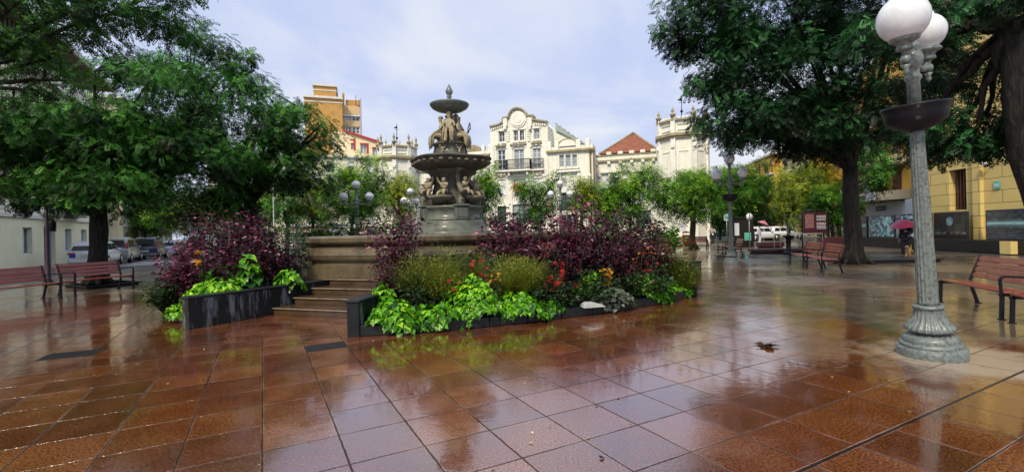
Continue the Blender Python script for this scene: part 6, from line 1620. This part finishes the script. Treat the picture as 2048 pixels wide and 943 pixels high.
# ------------------------------------------------------------------ people
def person(label, x, y, rz, top, legs, pose='stand', umbrella=None, h=1.68, extra=None, hair='hair', group=None):
    # faces -y before rotation; body is one skinned mesh, clothes and hair are children
    t = thing('person', label, 'person', (x, y, 0), rz, group); k = h/1.70
    ar = .32 if umbrella else .0
    J = [((0, 0, .95), .12), ((0, 0, 1.15), .11), ((0, .01, 1.36), .13), ((0, .0, 1.47), .055), ((0, -.02, 1.58), .085), ((0, -.02, 1.66), .075)]
    Ed = [(0, 1), (1, 2), (2, 3), (3, 4), (4, 5)]
    def add(chain, root):
        p = root
        for j in chain: J.append(j); Ed.append((p, len(J)-1)); p = len(J)-1
    if pose == 'ride':
        add([((-.12, -.08, .93), .09), ((-.16, -.42, .86), .075), ((-.16, -.40, .45), .05), ((-.16, -.50, .36), .04)], 0); add([((.12, -.08, .93), .09), ((.16, -.42, .86), .075), ((.16, -.40, .45), .05), ((.16, -.50, .36), .04)], 0)
        add([((-.2, 0, 1.38), .055), ((-.26, -.18, 1.18), .042), ((-.24, -.45, 1.12), .032), ((-.24, -.52, 1.12), .03)], 2); add([((.2, 0, 1.38), .055), ((.26, -.18, 1.18), .042), ((.24, -.45, 1.12), .032), ((.24, -.52, 1.12), .03)], 2)
    else:
        st = .16
        add([((-.10, 0, .90), .09), ((-.11, -st*.6, .50), .062), ((-.11, -st*.3, .09), .045), ((-.11, -st*.3-.16, .04), .035)], 0); add([((.10, 0, .90), .09), ((.11, st*.2, .50), .062), ((.11, st*.9, .10), .045), ((.11, st*.9-.14, .04), .035)], 0)
        if umbrella: add([((.2, 0, 1.38), .055), ((.27, -.08, 1.14), .042), ((.16, -.28, 1.26), .032), ((.12, -.31, 1.32), .033)], 2)
        else: add([((.2, 0, 1.38), .055), ((.25, .03, 1.12), .042), ((.25, -.06, .88), .032), ((.25, -.08, .80), .033)], 2)
        add([((-.2, 0, 1.38), .055), ((-.25, .05, 1.12), .042), ((-.26, -.05, .88), .032), ((-.26, -.08, .80), .033)], 2)
    J = [((p[0]*k, p[1]*k, p[2]*k), r*k) for p, r in J]
    body = skin_body('body', J, Ed, M['skin'], t)
    # clothing: shells grown outward from the same skeleton
    def shell_(name, ids, grow, mat):
        idm = {i: n for n, i in enumerate(ids)}; jj = [(J[i][0], J[i][1]+grow) for i in ids]; ee = [(idm[a], idm[b]) for a, b in Ed if a in idm and b in idm]
        return skin_body(name, jj, ee, M[mat], t)
    legs_ids = [0, 6, 7, 8, 10, 11, 12]; top_ids = [1, 0, 2, 14, 15, 16, 18, 19, 20]
    shell_('trousers', legs_ids, .022*k, legs); shell_('coat', top_ids, .03*k, top)
    sh = MB()
    for i in (9, 13): p = J[i][0]; sh.box(p[0]-.045, p[0]+.045, p[1]-.06, p[1]+.16, max(0, p[2]-.04), p[2]+.05, .02)
    sh.build('shoes', M['rubber'], t)
    hr = MB(); hr.ball((0, .015*k, 1.645*k), (.10*k, .11*k, .095*k), 12, 8); hr.build('hair', M[hair], t)
    fc = MB(); fc.ball((0, -.105*k, 1.60*k), (.014, .02, .02), 6, 5); fc.ball((-.09*k, 0, 1.6*k), (.012, .02, .03), 6, 4); fc.ball((.09*k, 0, 1.6*k), (.012, .02, .03), 6, 4); fc.build('nose_and_ears', M['skin'], body)
    ey = MB(); ey.ball((-.032, -.098*k, 1.625*k), .009, 6, 4); ey.ball((.032, -.098*k, 1.625*k), .009, 6, 4); ey.box(-.025, .025, -.104*k, -.095*k, 1.562*k, 1.568*k); ey.build('eyes_and_mouth', M['hair'], body)
    hd = MB()
    for i in (len(J)-1, 17 if pose != 'ride' else 17):
        p = J[i][0]
        for f in range(4): hd.tube([(p[0]-.02+f*.013, p[1], p[2]-.01), (p[0]-.02+f*.014, p[1]-.02, p[2]-.06), (p[0]-.02+f*.013, p[1]-.01, p[2]-.09+.008*abs(f-1.5))], [.009, .008, .006], 5)
        hd.tube([(p[0]+.02, p[1], p[2]), (p[0]+.035, p[1]-.03, p[2]-.03), (p[0]+.03, p[1]-.04, p[2]-.05)], [.01, .009, .006], 5)
    hd.build('fingers', M['skin'], body)
    return t
def umbrella(label, x, y, z, r, mat, tiltx=0, tilty=0, hand=1.0):
    t = thing('umbrella', label, 'umbrella', (x, y, z)); t.rotation_euler = (tiltx, tilty, 0)
    m = MB(); n = 8; sub = 6; V = [(0, 0, .34)]; F_ = []
    rings = [(.25, .31), (.5, .24), (.75, .13), (1.0, 0)]
    for rr, zz in rings:
        for k in range(n*sub):
            a = 2*math.pi*k/(n*sub); s = abs(math.sin(a*n/2)); V.append((r*rr*(1-.05*s*rr)*math.cos(a), r*rr*(1-.05*s*rr)*math.sin(a), zz*r/.55*(1)+.035*s*rr*rr-.0))
    N_ = n*sub
    for k in range(N_): F_.append((0, 1+k, 1+(k+1) % N_))
    for i in range(3):
        for k in range(N_): F_.append((1+i*N_+k, 1+(i+1)*N_+k, 1+(i+1)*N_+(k+1) % N_, 1+i*N_+(k+1) % N_))
    m.add(V, F_, True); m.build('canopy', M[mat], t)
    m = MB(); m.tube([(0, 0, -hand), (0, 0, .34)], .009, 6); m.ball((0, 0, .37), (.012, .012, .03), 6, 4); m.build('shaft', M['chrome'], t)
    m = MB(); m.tube([(0, 0, -hand), (0, 0, -hand-.08), (.03, 0, -hand-.11), (.06, 0, -hand-.08)], .014, 6); m.build('handle', M['hair'], t)
    m = MB()
    for k in range(n): a = 2*math.pi*k/n; m.tube([(0, 0, .3), (r*.5*math.cos(a), r*.5*math.sin(a), .22*r/.55), (r*.98*math.cos(a), r*.98*math.sin(a), -.01)], .005, 4)
    m.build('rib', M['iron_dark'], t)
    return t
def people():
    a, _ = ray(1813, 500); Y = 21.3; X = a*Y
    person('person in dark clothes under a magenta umbrella walking a tan dog', X, Y, R_(-70), 'cloth_dark', 'cloth_dark', umbrella=True, h=1.62)
    umbrella('magenta umbrella held over the dark dressed walker', X-.12, Y+.02, 1.42, .52, 'magenta', R_(6), R_(-12), .25)
    # dog
    x, y = ray(1818, 495)[0]*20.8, 20.8
    J = [((0, .22, .36), .085), ((0, .0, .37), .095), ((0, -.2, .36), .11), ((0, -.32, .46), .06), ((0, -.42, .54), .06), ((0, -.52, .52), .032),
         ((-.06, -.2, .24), .045), ((-.06, -.22, .12), .028), ((-.06, -.22, .02), .026), ((.06, -.2, .24), .045), ((.06, -.14, .12), .028), ((.06, -.16, .02), .026),
         ((-.06, .24, .25), .055), ((-.06, .18, .17), .034), ((-.06, .29, .10), .022), ((-.06, .27, .02), .024), ((.06, .24, .25), .055), ((.06, .22, .17), .034), ((.06, .33, .10), .022), ((.06, .31, .02), .024),
         ((0, .32, .42), .03), ((0, .42, .50), .022), ((0, .44, .60), .014)]
    Ed = [(0, 1), (1, 2), (2, 3), (3, 4), (4, 5), (2, 6), (6, 7), (7, 8), (2, 9), (9, 10), (10, 11), (0, 12), (12, 13), (13, 14), (14, 15), (0, 16), (16, 17), (17, 18), (18, 19), (0, 20), (20, 21), (21, 22)]
    t = thing('dog', 'small tan dog standing at the feet of the umbrella walker', 'dog', (x, y, 0), R_(-50)); b = skin_body('body', J, Ed, M['fur'], t)
    m = MB()
    for s in (-1, 1): m.prism([(s*.03, .58), (s*.07, .56), (s*.075, .49), (s*.055, .50)], -.44, -.40)
    m.build('ear', M['fur'], b); m = MB(); m.ball((0, -.555, .53), .014, 6, 4); m.ball((-.03, -.47, .565), .009, 6, 4); m.ball((.03, -.47, .565), .009, 6, 4); m.build('nose_and_eyes', M['hair'], b)
    # far walkers
    def far(label, px, Y, rz, top, legs, **k):
        a, _ = ray(px, 470); return person(label, a*Y, Y, R_(rz), top, legs, group=None, **k), a*Y
    far('person in navy jacket bending forward past the white cars', 1506, 42, 60, 'cloth_navy', 'cloth_navy')
    _, x = far('person in a white raincoat under a pink umbrella near the white cars', 1519, 40, 40, 'cloth_white', 'cloth_white', umbrella=True)
    umbrella('small pink umbrella held by the walker in the white raincoat', x+.2, 39.8, 1.72, .5, 'pink', R_(5), R_(25), .45)
    far('person in pale jacket sitting on the dark scooter left of the second lamp', 1424, 42, -15, 'cloth_grey', 'cloth_dark', pose='ride')
    a, _ = ray(1424, 480); t = thing('scooter', 'dark scooter ridden on the far pavement left of the second lamp', 'scooter', (a*42, 42, 0), R_(-15))
    for y in (-.62, .55):
        w = MB(); Mx = Matrix.Translation((0, y, .25)) @ Matrix.Rotation(R_(90), 4, 'Y'); w.lathe([(.14, -.05), (.24, -.045), (.25, 0), (.24, .045), (.14, .05)], 18, M=Mx); o = w.build('wheel', M['rubber'], t); w = MB(); w.lathe([(.14, -.035), (.14, .035)], 12, M=Mx); w.build('rim', M['rim'], o)
    m = MB(); m.prism([(-.48, .95), (-.56, .9), (-.5, .38), (-.3, .28), (.1, .28), (.2, .66), (.75, .74), (.72, .45), (.35, .3), (.1, .24), (-.35, .22), (-.6, .4)], -.13, .13, 'x'); m.build('body', M['car_black'], t)
    m = MB(); m.box(-.14, .14, .0, .66, .72, .82, .04); m.build('saddle', M['rubber'], t)
    m = MB(); m.tube([(-.30, -.5, 1.08), (0, -.52, 1.02), (.30, -.5, 1.08)], .016, 6); m.tube([(0, -.52, 1.02), (0, -.64, .28)], .03, 6); m.build('handlebar', M['iron_dark'], t)
    m = MB(); m.ball((0, -.58, .92), (.08, .05, .08)); m.build('headlight', M['globe'], t)
people()

# ------------------------------------------------------------------ signs and street furniture
def signs():
    def pole_sign(name, label, px, Y, ztop):
        a, _ = ray(px, 470); t = thing(name, label, 'sign', (a*Y, Y, 0)); m = MB(); m.lathe([(.035, 0), (.035, ztop)], 10); m.build('pole', M['galv'], t); return t
    t = pole_sign('street_sign', 'pale square sign with a green symbol on a pole left of the second lamp', 1454, 38, 2.6)
    m = MB(); m.box(-.24, .24, -.05, -.036, 2.1, 2.62, .01); p = m.build('panel', M['signwhite'], t); m = MB(); m.box(-.19, .19, -.056, -.052, 2.2, 2.5); m.build('symbol', M['teal'], p)
    t = pole_sign('round_sign', 'round white sign with a dark mark on a thin pole before the white cars', 1499, 34, 2.5)
    Mx = Matrix.Translation((0, -.05, 2.28)) @ Matrix.Rotation(R_(90), 4, 'X'); m = MB(); m.lathe([(.27, -.01), (.27, .01)], 28, M=Mx); p = m.build('disc', M['galv'], t)
    m = MB(); m.lathe([(.22, .0105), (.22, .0125)], 28, M=Mx); m.build('face', M['signwhite'], p); m = MB(); m.box(-.03, .03, -.068, -.064, 2.12, 2.40); m.ball((0, -.066, 2.43), (.045, .004, .045), 10, 6); m.build('mark', M['bluesign'], p)
    # kiosk-like advertising column behind the second lamp
    a, _ = ray(1483, 470); t = thing('ticket_machine', 'dark street cabinet with a small poster right behind the second lamp', 'cabinet', (a*36, 36, 0)); m = MB(); m.box(-.8, .8, -.35, .35, 0, 2.15, .04); m.build('cabinet', M['hoardbase'], t); m = MB(); m.box(-.9, .9, -.4, .4, 2.16, 2.3, .03); m.build('roof', M['granite'], t)
    m = MB(); m.box(-.7, -.35, -.37, -.352, .9, 1.85); m.build('poster', M['signwhite'], t); m = MB(); m.box(.05, .55, -.37, -.352, .5, 1.1); m.build('green_panel', M['teal'], t)
    # maroon notice board
    a, _ = ray(1631, 470); Y = 33; s = Y/F_PX; t = thing('notice_board', 'large maroon framed notice board with map and white text', 'notice board', (a*Y, Y, 0), R_(-4)); w = 25*s; 
    m = MB()
    for x in (-w, w): m.tube([(x, 0, 0), (x, 0, 2.45), (x*.93, 0, 2.6)], .05, 8)
    m.tube([(-w*.93, 0, 2.6), (w*.93, 0, 2.6)], .05, 8); m.build('frame', M['iron_dark'], t)
    m = MB(); m.box(-w+.08, w-.08, -.03, .03, .95, 2.5, .01); b = m.build('panel', M['signmaroon'], t)
    m = MB(); m.box(-w+.18, -.1, -.036, -.033, 1.35, 2.35); m.build('map', M['pic_map'], b)
    m = MB(); rg = random.Random(3)
    for k in range(9):
        z = 2.2-k*.1-(.1 if k > 3 else 0); x = .08
        while x < w-.22: l = rg.uniform(.05, .16); m.box(x, min(x+l, w-.18), -.036, -.033, z, z+.035); x += l+.03
    m.build('text_line', M['globe'], b)
    # tree guard / cycle rail
    a, _ = ray(1600, 480); t = thing('tree_guard', 'pale metal rail frame standing around the thin young tree', 'rail frame', (a*28, 28, 0), R_(-8)); m = MB()
    for x0 in (-1.1, .2):
        m.tube([(x0, 0, 0), (x0, 0, 1.0), (x0+.05, 0, 1.05), (x0+1.0, 0, 1.05), (x0+1.05, 0, 1.0), (x0+1.05, 0, 0)], .028, 8)
    m.tube([(-1.1, .9, 0), (-1.1, .9, 1.05), (1.25, .9, 1.05), (1.25, .9, 0)], .028, 8); m.tube([(-1.1, 0, 1.05), (-1.1, .9, 1.05)], .028, 8); m.tube([(1.25, 0, 1.05), (1.25, .9, 1.05)], .028, 8); m.build('rail', M['galv'], t)
    # small drinking fountain
    a, _ = ray(1577, 500); t = thing('drinking_fountain', 'small black drinking fountain beside the rail frame', 'drinking fountain', (a*25.5, 25.5, 0)); m = MB(); m.lathe([(.32, 0), (.32, .1), (.2, .16), (.12, .3), (.10, .8), (.16, .9), (.3, 1.0), (.32, 1.04), (.1, 1.03)], 18); m.build('pedestal', M['iron_dark'], t); m = MB(); m.lathe([(.05, 1.03), (.06, 1.2), (.03, 1.3), (.05, 1.36), (.01, 1.42)], 12); m.build('tap', M['iron_green'], t)
    # red bin
    a, _ = ray(1372, 470); t = thing('litter_bin', 'red litter bin behind the bench by the palace corner', 'bin', (a*38, 38, 0)); m = MB(); m.lathe([(.22, .1), (.28, .3), (.3, 1.0), (.26, 1.0), (.24, .4)], 16); m.build('body', M['redpaint'], t); m = MB(); m.lathe([(.05, 0), (.05, .12)], 8); m.lathe([(.3, 1.15), (.25, 1.25), (.05, 1.3)], 16); m.build('lid', M['redpaint'], t)
    # white info post beside palace
    a, _ = ray(1366, 450); t = thing('info_sign', 'small white framed sign beside the palace balustrade', 'sign', (a*44, 44, 0)); m = MB(); m.lathe([(.03, 0), (.03, 1.6)], 8); m.build('pole', M['galv'], t); m = MB(); m.box(-.3, .3, -.06, -.032, 1.2, 2.0, .01); m.build('panel', M['signwhite'], t)
def mapmat():
    m, N, b = newmat('faded street map'); tc = N.n('ShaderNodeTexCoord').outputs['Object']; v = N.n('ShaderNodeTexVoronoi', {'feature': 'DISTANCE_TO_EDGE'}, Vector=tc); v.inputs['Scale'].default_value = 6
    N.set(b.inputs['Base Color'], N.ramp(v.outputs[0], [(0, (.4, .3, .3)), (.06, (.14, .05, .06)), (.4, (.22, .10, .10))])); b.inputs['Roughness'].default_value = .3; return m
M['pic_map'] = mapmat()
signs()
